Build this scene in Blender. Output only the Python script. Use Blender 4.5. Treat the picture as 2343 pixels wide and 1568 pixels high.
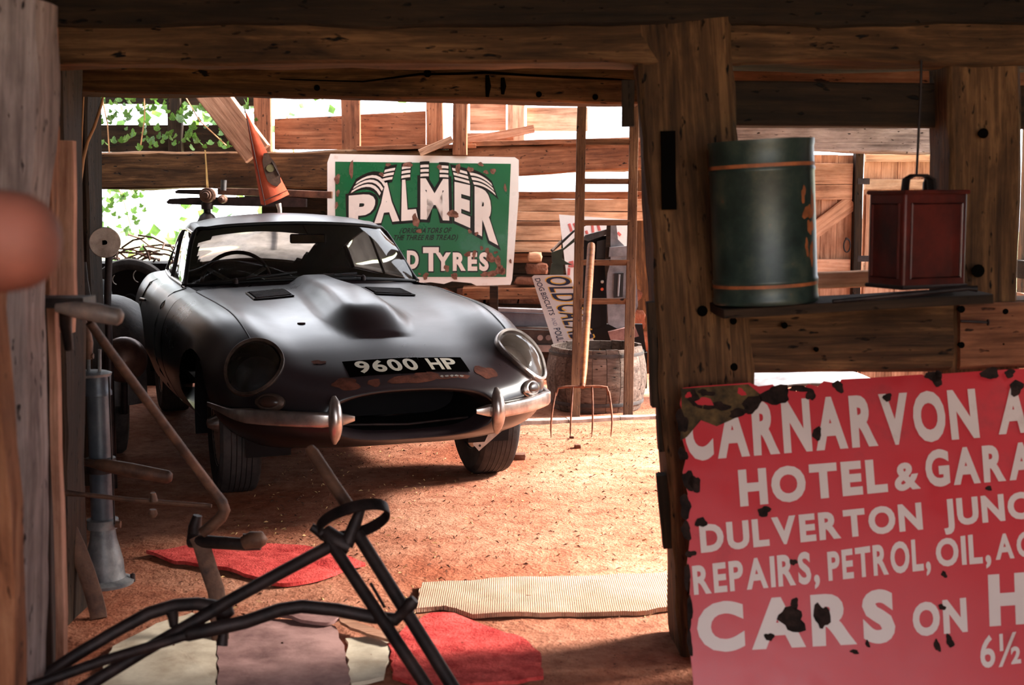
import bpy, bmesh, math, random
import numpy as np
from mathutils import Vector, Matrix, Euler, noise
from mathutils.bvhtree import BVHTree
random.seed(7)
for o in list(bpy.data.objects): bpy.data.objects.remove(o)
S = bpy.context.scene
COL = S.collection
R = math.radians

# ---------------------------------------------------------------- camera, sky, sun, exposure
F = 2947.0; ZC = 1.30; PITCH = -0.108
cam = bpy.data.cameras.new('camera'); camo = bpy.data.objects.new('camera', cam); COL.objects.link(camo)
cam.sensor_width = 36.0; cam.lens = 36.0*F/2343.0
camo.location = (0, 0, ZC); camo.rotation_euler = (math.pi/2+PITCH, 0, 0)
cam.clip_start = 0.05; cam.clip_end = 200
cam.dof.use_dof = True; cam.dof.focus_distance = 6.3; cam.dof.aperture_fstop = 4.5
S.camera = camo
W = bpy.data.worlds.new('sky'); S.world = W; W.use_nodes = True
bg = W.node_tree.nodes['Background']; bg.inputs[0].default_value = (0.90, 0.93, 1.0, 1); bg.inputs[1].default_value = 4.0
sun = bpy.data.lights.new('sun', 'SUN'); suno = bpy.data.objects.new('sun', sun); COL.objects.link(suno)
sun.energy = 36.0; sun.angle = R(22); sun.color = (1.0, 0.95, 0.88)
SUNDIR = Vector((-1.0, -0.30, -0.72)).normalized()          # direction the light travels
suno.rotation_euler = SUNDIR.to_track_quat('-Z', 'Y').to_euler(); suno.location = (8, 10, 8)
S.view_settings.view_transform = 'Standard'; S.view_settings.look = 'None'
S.view_settings.exposure = 0.6; S.view_settings.gamma = 1.0; S.view_settings.use_curve_mapping = False

# ---------------------------------------------------------------- measuring helpers
CP, SP = math.cos(PITCH), math.sin(PITCH)
def ray(x, y):
    a = (x-1171.5)/F; b = (784-y)/F
    return Vector((a, CP-b*SP, SP+b*CP))
def at(x, y, Y):
    d = ray(x, y); return Vector((0, 0, ZC)) + d*(Y/d.y)
def ground(x, y, z=0.0):
    d = ray(x, y); return Vector((0, 0, ZC)) + d*((z-ZC)/d.z)
def on_plane(x, y, O, N):
    d = ray(x, y); c = Vector((0, 0, ZC)); return c + d*((O-c).dot(N)/d.dot(N))

# ---------------------------------------------------------------- materials
def lin(c):
    return tuple(((v/255.0)/12.92 if v/255.0 <= .04045 else ((v/255.0+.055)/1.055)**2.4) for v in c)
class NT:
    def __init__(s, name):
        s.m = bpy.data.materials.new(name); s.m.use_nodes = True; s.t = s.m.node_tree
        s.b = s.t.nodes['Principled BSDF']; s.out = s.t.nodes['Material Output']
    def n(s, typ, **k):
        nd = s.t.nodes.new(typ)
        for a, v in k.items():
            if a.startswith('i_'):
                key = a[2:]; key = int(key) if key.isdigit() else key
                nd.inputs[key].default_value = v
            else: setattr(nd, a, v)
        return nd
    def l(s, a, b): s.t.links.new(a, b)
    def ramp(s, fac, stops):
        r = s.n('ShaderNodeValToRGB'); e = r.color_ramp.elements
        while len(e) < len(stops): e.new(.5)
        for i, (p, c) in enumerate(stops): e[i].position = p; e[i].color = (*c, 1)
        s.l(fac, r.inputs[0]); return r.outputs[0]
    def coord(s, scale=(1, 1, 1), which='Object', rnd=True):
        tc = s.n('ShaderNodeTexCoord'); mp = s.n('ShaderNodeMapping'); mp.inputs['Scale'].default_value = scale
        s.l(tc.outputs[which], mp.inputs[0])
        if rnd:
            oi = s.n('ShaderNodeObjectInfo'); mu = s.n('ShaderNodeMath', operation='MULTIPLY'); mu.inputs[1].default_value = 37.0
            s.l(oi.outputs['Random'], mu.inputs[0]); s.l(mu.outputs[0], mp.inputs['Location'])
        return mp.outputs[0]
    def noise(s, vec, scale, detail=6, rough=.6, dist=0):
        nd = s.n('ShaderNodeTexNoise'); nd.inputs['Scale'].default_value = scale; nd.inputs['Detail'].default_value = detail
        nd.inputs['Roughness'].default_value = rough; nd.inputs['Distortion'].default_value = dist
        s.l(vec, nd.inputs['Vector']); return nd.outputs[0]
    def mix(s, f, a, b):
        nd = s.n('ShaderNodeMix', data_type='RGBA')
        for v, i in ((a, 6), (b, 7)):
            if isinstance(v, tuple): nd.inputs[i].default_value = (*v, 1)
            else: s.l(v, nd.inputs[i])
        if isinstance(f, float): nd.inputs[0].default_value = f
        else: s.l(f, nd.inputs[0])
        return nd.outputs[2]
    def bump(s, h, strength=.4, dist=.01, normal=None):
        bp = s.n('ShaderNodeBump'); bp.inputs['Strength'].default_value = strength; bp.inputs['Distance'].default_value = dist
        s.l(h, bp.inputs['Height'])
        if normal: s.l(normal, bp.inputs['Normal'])
        s.l(bp.outputs[0], s.b.inputs['Normal']); return bp.outputs[0]
def wood(name, dark, mid, light, rough=.85, worm=True, grain=1.0):
    k = NT(name); v = k.coord((1.4*grain, 34*grain, 34*grain)); g1 = k.noise(v, 1.6, 9, .68, .5)
    v2 = k.coord((1.0, 6, 6)); g2 = k.noise(v2, 1.7, 6, .62, 1.2)
    av = k.n('ShaderNodeMath', operation='MULTIPLY_ADD'); av.inputs[1].default_value = .55; k.l(g1, av.inputs[0])
    h2 = k.n('ShaderNodeMath', operation='MULTIPLY'); h2.inputs[1].default_value = .45; k.l(g2, h2.inputs[0]); k.l(h2.outputs[0], av.inputs[2]); g = av.outputs[0]
    c = k.ramp(g, [(.34, lin(dark)), (.5, lin(mid)), (.66, lin(light))])
    v4 = k.coord((1.2, 2.2, 2.2)); p = k.noise(v4, 2.2, 6, .65)
    c2 = k.ramp(p, [(.35, (.45, .42, .40)), (.62, (1, 1, 1))])
    mm = k.n('ShaderNodeMix', data_type='RGBA', blend_type='MULTIPLY'); mm.inputs[0].default_value = .8
    k.l(c, mm.inputs[6]); k.l(c2, mm.inputs[7]); col = mm.outputs[2]
    h = g
    if worm:
        v3 = k.coord((16, 48, 48)); w = k.noise(v3, 1.3, 2, .5)
        f = k.ramp(w, [(.66, (0, 0, 0)), (.73, (1, 1, 1))])
        col = k.mix(f, col, tuple(.25*x for x in lin(dark)))
        sb = k.n('ShaderNodeMath', operation='SUBTRACT'); k.l(g, sb.inputs[0]); k.l(f, sb.inputs[1]); h = sb.outputs[0]
    k.l(col, k.b.inputs['Base Color']); k.b.inputs['Roughness'].default_value = rough
    k.b.inputs['Specular IOR Level'].default_value = .25
    k.bump(h, .8, .008); return k.m
def mottled(name, a, b, scale=6, rough=.6, metal=0.0, bump=.2, spec=.4, c=None, dist=.004):
    k = NT(name); v = k.coord(rnd=True); g = k.noise(v, scale, 8, .65)
    st = [(.36, lin(a)), (.64, lin(b))]
    if c: st.append((.78, lin(c)))
    k.l(k.ramp(g, st), k.b.inputs['Base Color']); k.b.inputs['Roughness'].default_value = rough
    k.b.inputs['Metallic'].default_value = metal; k.b.inputs['Specular IOR Level'].default_value = spec
    if bump: k.bump(k.noise(v, scale*5, 5), bump, dist)
    return k.m
def flat(name, c, rough=.6, metal=0.0, spec=.4, coat=0.0):
    return mottled(name, tuple(max(0, x*.86) for x in c), tuple(min(255, x*1.06) for x in c), 9, rough, metal, .06, spec)
def enamel(name, c, dirt, amount=.66, rough=.22, scale=3.0):
    k = NT(name); v = k.coord(rnd=False); g = k.noise(v, scale, 9, .7)
    f = k.ramp(g, [(amount, (0, 0, 0)), (amount+.16, (1, 1, 1))])
    base = k.ramp(k.noise(v, 1.4, 5), [(.3, tuple(.82*x for x in lin(c))), (.7, lin(c))])
    k.l(k.mix(f, base, lin(dirt)), k.b.inputs['Base Color'])
    k.l(k.ramp(g, [(.4, (rough,)*3), (.75, (.6,)*3)]), k.b.inputs['Roughness'])
    k.bump(k.noise(v, 30, 3), .05, .003); return k.m
M = {}
M['oak'] = wood('old_oak', (34, 20, 11), (88, 58, 34), (140, 98, 62))
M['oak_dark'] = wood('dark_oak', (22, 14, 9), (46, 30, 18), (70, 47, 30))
M['oak_red'] = wood('red_oak', (80, 45, 28), (142, 88, 60), (176, 122, 90))
M['grey_wood'] = wood('weathered_wood', (84, 70, 68), (146, 126, 122), (184, 164, 158))
M['plank'] = wood('pale_plank', (128, 84, 62), (212, 168, 138), (236, 202, 174), worm=False)
M['plank_door'] = wood('door_plank', (124, 76, 54), (196, 142, 112), (220, 172, 142), worm=False)
M['edge'] = wood('pale_edge', (130, 80, 62), (190, 136, 112), (210, 160, 138), worm=False)
M['ladder'] = wood('ladder_wood', (70, 44, 30), (120, 82, 58), (156, 114, 84), grain=2)
M['fork'] = wood('fork_handle', (120, 62, 30), (176, 104, 56), (200, 132, 80), worm=False, rough=.5)
M['barrel'] = wood('barrel_oak', (66, 52, 46), (118, 100, 90), (158, 138, 126))
M['iron'] = mottled('old_iron', (26, 19, 19), (56, 42, 40), 12, .55, .55, .35, .4, (86, 56, 44))
M['iron_brown'] = mottled('rusty_iron', (58, 38, 30), (112, 76, 58), 12, .6, .35, .4, .4, (150, 104, 80))
M['rust'] = mottled('rust', (66, 32, 22), (112, 62, 46), 18, .9, 0, .5, .2)
M['pump_grey'] = mottled('pump_grey_paint', (72, 72, 76), (132, 128, 126), 10, .5, .3, .3, .4, (168, 158, 146))
M['chrome'] = mottled('dusty_chrome', (150, 138, 132), (206, 196, 190), 8, .28, .9, .1, .5)
M['bright_metal'] = mottled('pale_metal', (150, 140, 132), (196, 186, 176), 10, .45, .5, .2)
M['grey_paint'] = mottled('grey_chalky_paint', (92, 88, 92), (150, 144, 146), 5, .6, 0, .2, .4, (188, 168, 156))
M['black'] = flat('black_paint', (20, 17, 18), .5)
M['interior'] = flat('black_trim', (22, 19, 20), .8, 0, .15)
M['hole'] = flat('hole_shade_plate_black', (10, 8, 7), 1.0, 0, 0.0)  # matt black: painted shade inside holes, and the number plate ground
M['rubber'] = mottled('tyre_rubber', (34, 31, 31), (66, 60, 58), 10, .85, 0, .3, .3)
M['w_green'] = enamel('green_enamel', (28, 104, 62), (86, 132, 74), .62)
M['w_white'] = enamel('cream_enamel', (244, 232, 222), (206, 160, 128), .66)
M['w_border'] = enamel('white_border_enamel', (246, 238, 230), (196, 150, 120), .60)
M['w_black'] = flat('sign_black', (26, 22, 20), .35)
M['red_enamel'] = enamel('red_enamel', (186, 26, 34), (140, 22, 26), .6, .3)
M['letter'] = enamel('letter_cream', (206, 180, 170), (170, 140, 128), .62, .35)
M['chip'] = mottled('bare_steel_chip', (22, 15, 13), (48, 32, 27), 30, .9, 0, .4, .1)
M['chip_rust'] = mottled('rust_chip', (96, 62, 50), (146, 106, 90), 30, .9, 0, .3, .2)
M['pale'] = enamel('dog_sign_white', (222, 202, 194), (180, 130, 110), .68)
M['navy'] = flat('navy_letter', (34, 30, 56), .4)
M['yellow'] = flat('orange_outline', (232, 168, 60), .4)
M['sign_white'] = enamel('white_sign', (250, 244, 240), (226, 190, 170), .68)
M['sign_red'] = flat('faded_red', (216, 110, 104), .5)
M['pennant'] = mottled('red_canvas', (192, 74, 48), (226, 108, 78), 5, .8, 0, .2, .2)
M['pennant_dark'] = mottled('dark_print', (60, 44, 38), (92, 66, 54), 20, .8, 0, .1, .2)
M['seam'] = flat('dark_stitch', (40, 18, 14), .9)
M['stone'] = mottled('stone', (132, 116, 108), (184, 166, 154), 14, .9, 0, .5, .2)
M['rock'] = mottled('brown_rock', (70, 44, 36), (130, 84, 66), 6, .95, 0, .8, .1, None, .02)
M['rope'] = flat('straw_twine', (206, 160, 96), .9)
M['twig'] = flat('dry_stem', (170, 120, 82), .9)
M['carpet'] = mottled('red_carpet', (176, 52, 50), (226, 92, 84), 22, .98, 0, .9, .1, (84, 44, 42), .01)
M['slab'] = mottled('pinkish_board', (112, 78, 74), (168, 128, 120), 6, .9, 0, .4, .2)
M['pale_slab'] = mottled('pale_slab', (170, 150, 128), (212, 196, 172), 7, .9, 0, .3, .2)
M['leather'] = flat('reddish_brown', (122, 68, 54), .7)
M['brown_dark'] = flat('dark_brown', (60, 40, 32), .8)
M['green_can'] = None
M['yellowgreen'] = flat('leaf_green', (96, 132, 46), .6)
M['straw'] = flat('straw', (206, 164, 110), .9)
M['clod'] = flat('clod', (96, 58, 40), .95)
M['plate_letter'] = enamel('plate_cream', (238, 222, 196), (190, 150, 100), .66, .5)
M['cap'] = flat('amber_lens', (52, 36, 30), .3)

M['dark_rim'] = mottled('dark_rim_metal', (44, 34, 30), (96, 76, 66), 14, .55, .5, .3, .4)
M['bowl_light'] = mottled('lamp_bowl', (150, 140, 134), (200, 190, 182), 6, .5, .2, .1)
M['mirror_tan'] = flat('tan_backing', (178, 150, 112), .7)

M['chip_brown'] = mottled('corroded_enamel', (40, 30, 20), (98, 72, 42), 18, .85, 0, .4, .2)
M['sign_red_grey'] = flat('faded_grey_letter', (150, 136, 150), .5)
M['rust_iron'] = mottled('rust_iron', (78, 44, 30), (134, 82, 58), 14, .75, .2, .4, .3)
M['dark_green'] = mottled('dark_green_paint', (20, 26, 18), (40, 46, 30), 6, .6)
M['grey_dark'] = mottled('dark_grey_metal', (44, 42, 44), (84, 78, 76), 7, .6, .2, .3)
M['steel_blue'] = mottled('blue_grey_steel', (70, 72, 84), (112, 112, 122), 5, .5, .2, .2)
M['print_olive'] = flat('olive_print', (112, 100, 66), .8)

M['band_orange'] = mottled('worn_orange_paint', (120, 66, 36), (168, 92, 52), 20, .6, 0, .1)
M['band_pale'] = mottled('worn_pale_paint', (110, 112, 90), (150, 150, 124), 20, .6, 0, .1)
M['pump_dark'] = mottled('pump_barrel_paint', (56, 60, 68), (92, 94, 100), 8, .4, .3, .2)
M['handle_grey'] = mottled('grey_worn_handle', (96, 84, 80), (150, 124, 112), 10, .5, .2, .2)
M['guard_paint'] = mottled('dull_mudguard_paint', (40, 34, 34), (84, 72, 68), 9, .45, .1, .3, .4, (120, 92, 80))
M['lamp_brown'] = mottled('tarnished_lamp', (60, 40, 34), (104, 72, 60), 8, .35, .5, .2)

def make_leaf():
    k = NT('ivy_leaf'); oi = k.coord((1, 1, 1), rnd=False)
    c = k.ramp(k.noise(oi, 7, 3), [(.35, lin((34, 62, 26))), (.6, lin((84, 118, 46))), (.75, lin((140, 162, 76)))])
    k.l(c, k.b.inputs['Base Color']); k.b.inputs['Roughness'].default_value = .45
    tr = k.n('ShaderNodeBsdfTranslucent'); k.l(c, tr.inputs[0]); mx = k.n('ShaderNodeMixShader'); mx.inputs[0].default_value = .4
    k.l(k.b.outputs[0], mx.inputs[1]); k.l(tr.outputs[0], mx.inputs[2]); k.l(mx.outputs[0], k.out.inputs[0]); return k.m
M['leaf'] = make_leaf()
def make_dirt():
    k = NT('red_earth'); v = k.coord(rnd=False)
    a = k.noise(v, 1.3, 6, .6); b = k.noise(v, 14, 8, .7); d = k.noise(v, 60, 5, .6)
    c = k.ramp(b, [(.25, lin((128, 78, 58))), (.5, lin((180, 123, 97))), (.75, lin((206, 152, 124)))])
    c2 = k.ramp(a, [(.35, lin((196, 140, 112))), (.65, (1, 1, 1))])
    mm = k.n('ShaderNodeMix', data_type='RGBA', blend_type='MULTIPLY'); mm.inputs[0].default_value = .8
    k.l(c, mm.inputs[6]); k.l(c2, mm.inputs[7])
    sp = k.ramp(d, [(.30, (0, 0, 0)), (.38, (1, 1, 1))])
    k.l(k.mix(sp, lin((92, 54, 38)), mm.outputs[2]), k.b.inputs['Base Color'])
    k.b.inputs['Roughness'].default_value = .97; k.b.inputs['Specular IOR Level'].default_value = .1
    ad = k.n('ShaderNodeMath', operation='ADD'); k.l(b, ad.inputs[0]); k.l(d, ad.inputs[1])
    k.bump(ad.outputs[0], .8, .02); return k.m
M['dirt'] = make_dirt()
def make_paint():
    k = NT('dusty_car_paint'); v = k.coord(rnd=False)
    g = k.noise(v, 2.2, 8, .65); fn = k.noise(v, 45, 6, .6); sp = k.noise(v, 130, 2, .5)
    base = k.ramp(g, [(.3, lin((17, 14, 17))), (.7, lin((32, 25, 26)))])
    geo = k.n('ShaderNodeNewGeometry'); sx = k.n('ShaderNodeSeparateXYZ'); k.l(geo.outputs['Normal'], sx.inputs[0])
    mr = k.n('ShaderNodeMapRange'); mr.inputs[1].default_value = .15; mr.inputs[2].default_value = 1.0; mr.inputs[3].default_value = 0; mr.inputs[4].default_value = .13
    k.l(sx.outputs[2], mr.inputs[0])
    mu = k.n('ShaderNodeMath', operation='MULTIPLY'); k.l(mr.outputs[0], mu.inputs[0])
    k.l(k.ramp(fn, [(.25, (.75,)*3), (.75, (1,)*3)]), mu.inputs[1])
    c = k.mix(mu.outputs[0], base, lin((146, 120, 124)))
    f = k.ramp(sp, [(.80, (0, 0, 0)), (.84, (1, 1, 1))])
    c = k.mix(f, c, lin((92, 58, 44)))
    k.l(c, k.b.inputs['Base Color'])
    k.l(k.ramp(g, [(.3, (.26,)*3), (.75, (.36,)*3)]), k.b.inputs['Roughness'])
    k.b.inputs['Specular IOR Level'].default_value = .46; k.b.inputs['Coat Weight'].default_value = .08; k.b.inputs['Coat Roughness'].default_value = .22
    k.bump(fn, .012, .001); return k.m
M['paint'] = make_paint()
def make_glass(name, tint, dust, spec_rough=.03):
    k = NT(name); v = k.coord(rnd=False)
    tr = k.n('ShaderNodeBsdfTransparent'); tr.inputs[0].default_value = (*tint, 1)
    gl = k.n('ShaderNodeBsdfGlossy'); gl.inputs['Roughness'].default_value = spec_rough
    fr = k.n('ShaderNodeFresnel'); fr.inputs[0].default_value = 1.5
    m1 = k.n('ShaderNodeMixShader'); k.l(fr.outputs[0], m1.inputs[0]); k.l(tr.outputs[0], m1.inputs[1]); k.l(gl.outputs[0], m1.inputs[2])
    df = k.n('ShaderNodeBsdfDiffuse'); df.inputs[0].default_value = (*lin((176, 160, 150)), 1)
    tl = k.n('ShaderNodeBsdfTranslucent'); tl.inputs[0].default_value = (*lin((190, 176, 168)), 1)
    m0 = k.n('ShaderNodeMixShader'); m0.inputs[0].default_value = .5; k.l(df.outputs[0], m0.inputs[1]); k.l(tl.outputs[0], m0.inputs[2])
    f = k.ramp(k.noise(v, 5, 7, .7), [(.3, (dust*.4,)*3), (.7, (dust,)*3)])
    m2 = k.n('ShaderNodeMixShader'); k.l(f, m2.inputs[0]); k.l(m1.outputs[0], m2.inputs[1]); k.l(m0.outputs[0], m2.inputs[2])
    k.l(m2.outputs[0], k.out.inputs[0]); return k.m
M['glass'] = make_glass('dusty_glass', (.8, .82, .83), .07)
M['glass_rear'] = make_glass('dirty_rear_glass', (.8, .8, .8), .8)
M['glass_lamp'] = make_glass('lamp_glass', (.85, .87, .86), .34, .12)
M['glass_bare'] = make_glass('clear_lamp_glass', (.8, .8, .8), .05, .06)
def make_can():
    k = NT('green_can_paint'); v = k.coord(rnd=False); g = k.noise(v, 9, 8, .7)
    c = k.ramp(g, [(.3, lin((14, 20, 18))), (.5, lin((36, 48, 42))), (.62, lin((60, 66, 54))), (.72, lin((130, 72, 44)))])
    k.l(c, k.b.inputs['Base Color']); k.b.inputs['Roughness'].default_value = .42; k.bump(g, .2, .004); return k.m
M['green_can'] = make_can()
M['red_can'] = mottled('red_can_paint', (48, 14, 10), (88, 26, 18), 7, .45, .1, .3, .4, (26, 14, 12))
M['mat'] = None
def make_mat():
    k = NT('woven_mat'); v = k.coord(rnd=False)
    w1 = k.n('ShaderNodeTexWave'); w1.inputs['Scale'].default_value = 44; w1.inputs['Distortion'].default_value = 1.2; w1.bands_direction = 'X'
    w2 = k.n('ShaderNodeTexWave'); w2.inputs['Scale'].default_value = 36; w2.inputs['Distortion'].default_value = 1.6; w2.bands_direction = 'Y'
    k.l(v, w1.inputs[0]); k.l(v, w2.inputs[0])
    mu = k.n('ShaderNodeMath', operation='MULTIPLY'); k.l(w1.outputs[1], mu.inputs[0]); k.l(w2.outputs[1], mu.inputs[1])
    g = k.noise(v, 5, 6)
    c = k.mix(k.ramp(g, [(.35, (0, 0, 0)), (.7, (1, 1, 1))]), lin((182, 140, 112)), lin((212, 172, 144)))
    c = k.mix(k.ramp(mu.outputs[0], [(.0, (.6,)*3), (.45, (0, 0, 0))]), c, lin((160, 110, 84)))
    k.l(c, k.b.inputs['Base Color']); k.b.inputs['Roughness'].default_value = .95; k.bump(mu.outputs[0], .9, .008); return k.m
M['mat'] = make_mat()
M['grass'] = mottled('sunlit_grass', (140, 144, 104), (190, 188, 150), 3, .95, 0, .5, .1)

# ---------------------------------------------------------------- mesh helpers
class MB:
    def __init__(s): s.v = []; s.f = []
    def add(s, vs, fs):
        n = len(s.v); s.v += [Vector(p) for p in vs]; s.f += [tuple(i+n for i in f) for f in fs]; return s
    def box(s, lo, hi, M4=None):
        x0, y0, z0 = lo; x1, y1, z1 = hi
        vs = [Vector(p) for p in ((x0,y0,z0),(x1,y0,z0),(x1,y1,z0),(x0,y1,z0),(x0,y0,z1),(x1,y0,z1),(x1,y1,z1),(x0,y1,z1))]
        if M4: vs = [M4 @ p for p in vs]
        return s.add(vs, [(0,3,2,1),(4,5,6,7),(0,1,5,4),(1,2,6,5),(2,3,7,6),(3,0,4,7)])
    def tube(s, pts, r, n=10, closed=False, flat=None):
        """sweep a circle (or flat=(half width, half thickness, up)) along pts"""
        pts = [Vector(p) for p in pts]; m = len(pts)
        rs = r if isinstance(r, (list, tuple)) else [r]*m
        base = len(s.v); up = None; vs = []
        for i, p in enumerate(pts):
            a = pts[i-1] if (i > 0 or closed) else pts[i]; b = pts[(i+1) % m] if (i < m-1 or closed) else pts[i]
            t = (b-a).normalized() if (b-a).length > 1e-9 else Vector((0, 0, 1))
            if up is None:
                ref = Vector(flat[2]) if flat else (Vector((0, 0, 1)) if abs(t.z) < .9 else Vector((1, 0, 0)))
                up = ref
            if flat: up = Vector(flat[2])
            u = (up - t*up.dot(t)).normalized(); w = t.cross(u); up = u if not flat else up
            for k in range(n):
                an = 2*math.pi*(k+.5)/n
                if flat:
                    cx, sx = math.cos(an), math.sin(an); q = .35
                    vs.append(p + u*flat[0]*math.copysign(abs(cx)**q, cx)*rs[i] + w*flat[1]*math.copysign(abs(sx)**q, sx)*rs[i])
                else: vs.append(p + (u*math.cos(an)+w*math.sin(an))*rs[i])
        fs = []
        for i in range(m if closed else m-1):
            j = (i+1) % m
            for k in range(n):
                k2 = (k+1) % n; fs.append((i*n+k, i*n+k2, j*n+k2, j*n+k))
        if not closed: fs.append(tuple(range(n-1, -1, -1))); fs.append(tuple(range((m-1)*n, m*n)))
        return s.add(vs, fs)
    def lathe(s, prof, C=(0, 0, 0), n=28, axis='Z', M4=None):
        """prof list of (r, h)"""
        C = Vector(C); vs = []; m = len(prof)
        for r, h in prof:
            for k in range(n):
                a = 2*math.pi*k/n; x, y = r*math.cos(a), r*math.sin(a)
                p = {'Z': Vector((x, y, h)), 'X': Vector((h, x, y)), 'Y': Vector((x, h, y))}[axis]
                vs.append((M4 @ p if M4 else p) + C)
        fs = []
        for i in range(m-1):
            for k in range(n):
                k2 = (k+1) % n; fs.append((i*n+k, i*n+k2, (i+1)*n+k2, (i+1)*n+k))
        if tuple(prof[0]) != tuple(prof[-1]): fs.append(tuple(range(n-1, -1, -1))); fs.append(tuple(range((m-1)*n, m*n)))
        return s.add(vs, fs)
    def prism(s, poly, fn, t0, t1):
        """poly 2D list; fn(a,b,t)->3D; extruded t0..t1 with fan-free ngon caps"""
        n = len(poly); vs = [fn(a, b, t0) for a, b in poly] + [fn(a, b, t1) for a, b in poly]
        fs = [tuple(range(n)), tuple(range(2*n-1, n-1, -1))]
        for i in range(n): j = (i+1) % n; fs.append((i, i+n, j+n, j))
        return s.add(vs, fs)
    def grid(s, rows):
        n = len(rows[0]); vs = [p for r in rows for p in r]; fs = []
        for i in range(len(rows)-1):
            for k in range(n-1): fs.append((i*n+k, i*n+k+1, (i+1)*n+k+1, (i+1)*n+k))
        return s.add(vs, fs)
    def mesh(s, name, smooth=None, fix=True):
        me = bpy.data.meshes.new(name); me.from_pydata([tuple(p) for p in s.v], [], s.f); me.update()
        if fix:
            bm = bmesh.new(); bm.from_mesh(me); bmesh.ops.recalc_face_normals(bm, faces=bm.faces); bm.to_mesh(me); bm.free()
        if smooth is not None: smooth_mesh(me, smooth)
        return me
def smooth_mesh(me, ang):
    me.polygons.foreach_set('use_smooth', [True]*len(me.polygons))
    if ang < 179: me.set_sharp_from_angle(angle=R(ang))
    me.update()
def link(name, data, mat=None, parent=None, keep_world=True):
    o = bpy.data.objects.new(name, data); COL.objects.link(o)
    if mat is not None and data is not None:
        data.materials.clear(); data.materials.append(M[mat] if isinstance(mat, str) else mat)
    if parent is not None:
        o.parent = parent
        if keep_world: o.matrix_parent_inverse = PINV.get(parent.name, Matrix.Identity(4))
    return o
PINV = {}
def obj(name, mb, mat, parent=None, smooth=35, local=False, label=None):
    o = link(name, mb.mesh(name, smooth) if isinstance(mb, MB) else mb, mat, parent, not local)
    if label: o['label'] = label
    return o
def thing(name, label, cat, loc=(0, 0, 0), rz=0, group=None):
    o = bpy.data.objects.new(name, None); COL.objects.link(o); o.empty_display_size = .1
    o.location = loc; o.rotation_euler = (0, 0, rz)
    PINV[o.name] = (Matrix.Translation(Vector(loc)) @ Matrix.Rotation(rz, 4, 'Z')).inverted()
    return tag(o, label, cat, group)
def tag(o, label, cat, group=None):
    o['label'] = label; o['category'] = cat
    if group: o['group'] = group
    return o
def structure(name, label=None):
    o = bpy.data.objects.new(name, None); COL.objects.link(o); o['kind'] = 'structure'; o.empty_display_size = .1
    PINV[o.name] = Matrix.Identity(4)
    if label: o['label'] = label
    return o
def beam(name, P0, P1, w, h, mat, parent=None, wob=.006, seed=None, seg=.10, rnd=.055, ends=0.0, taper=None):
    """timber from P0 to P1 (centre line). w: width sideways, h: height (for uprights: depth)"""
    P0 = Vector(P0); P1 = Vector(P1); L = (P1-P0).length; X = (P1-P0).normalized()
    ref = Vector((0, 0, 1)) if abs(X.z) < .8 else Vector((0, 1, 0))
    Z = (ref - X*ref.dot(X)).normalized(); Y = Z.cross(X)
    sd = (seed if seed is not None else random.random()*100)
    n = max(2, int(L/seg)) if wob > 0 else 1
    b = rnd*min(w, h); W2, H2 = w/2, h/2
    ring = [(-W2+b,-H2),(0,-H2),(W2-b,-H2),(W2,-H2+b),(W2,0),(W2,H2-b),(W2-b,H2),(0,H2),(-W2+b,H2),(-W2,H2-b),(-W2,0),(-W2,-H2+b)]
    if wob <= 0: ring = [(-W2,-H2),(W2,-H2),(W2,H2),(-W2,H2)]
    vs = []; fs = []; k = len(ring)
    for i in range(n+1):
        x = L*i/n
        if ends and i in (0, n): x += random.uniform(-ends, ends)
        tp = 1.0 if not taper else taper[0]+(taper[1]-taper[0])*i/n
        for (a, c) in ring:
            p = Vector((x, a*tp, c*tp))
            if wob > 0:
                q = noise.noise_vector(Vector((x*2.3, a*5, c*5))+Vector((sd, sd*1.7, 0)))
                q2 = noise.noise_vector(Vector((x*9, a*16, c*16))+Vector((sd*2, 0, sd)))
                p += Vector((0, q.y, q.z))*wob*1.6 + Vector((0, q2.y, q2.z))*wob*.6
            vs.append(p)
    for i in range(n):
        for j in range(k):
            j2 = (j+1) % k; fs.append((i*k+j, i*k+j2, (i+1)*k+j2, (i+1)*k+j))
    fs.append(tuple(range(k-1, -1, -1))); fs.append(tuple(range(n*k, n*k+k)))
    mb = MB().add(vs, fs); me = mb.mesh(name, 30)
    o = link(name, me, mat, parent, True)
    o.matrix_basis = Matrix.Translation(P0) @ Matrix((X, Y, Z)).transposed().to_4x4()
    return o
def pbeam(name, a, b, Y, th, mat, parent, depth=None, **k):
    """beam given by two pixel centre points (x,y) or (x,y,Y) and a thickness th in metres"""
    A = at(a[0], a[1], a[2] if len(a) > 2 else Y); B = at(b[0], b[1], b[2] if len(b) > 2 else Y)
    return beam(name, A, B, depth or th, th, mat, parent, **k) if abs((B-A).normalized().z) < .8 else beam(name, A, B, th, depth or th, mat, parent, **k)
def disc_poly(cx, cy, r, n=11, jag=.35, ry=None, seed=None):
    rr = random.Random(seed if seed is not None else random.random()); ry = ry or r
    ph = [rr.random()*6.28 for _ in range(3)]
    out = []
    for i in range(n):
        a = 2*math.pi*i/n; q = 1 + jag*(.5*math.sin(2*a+ph[0]) + .35*math.sin(3*a+ph[1]) + .3*math.sin(5*a+ph[2]))
        out.append((cx+r*q*math.cos(a), cy+ry*q*math.sin(a)))
    return out
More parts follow.
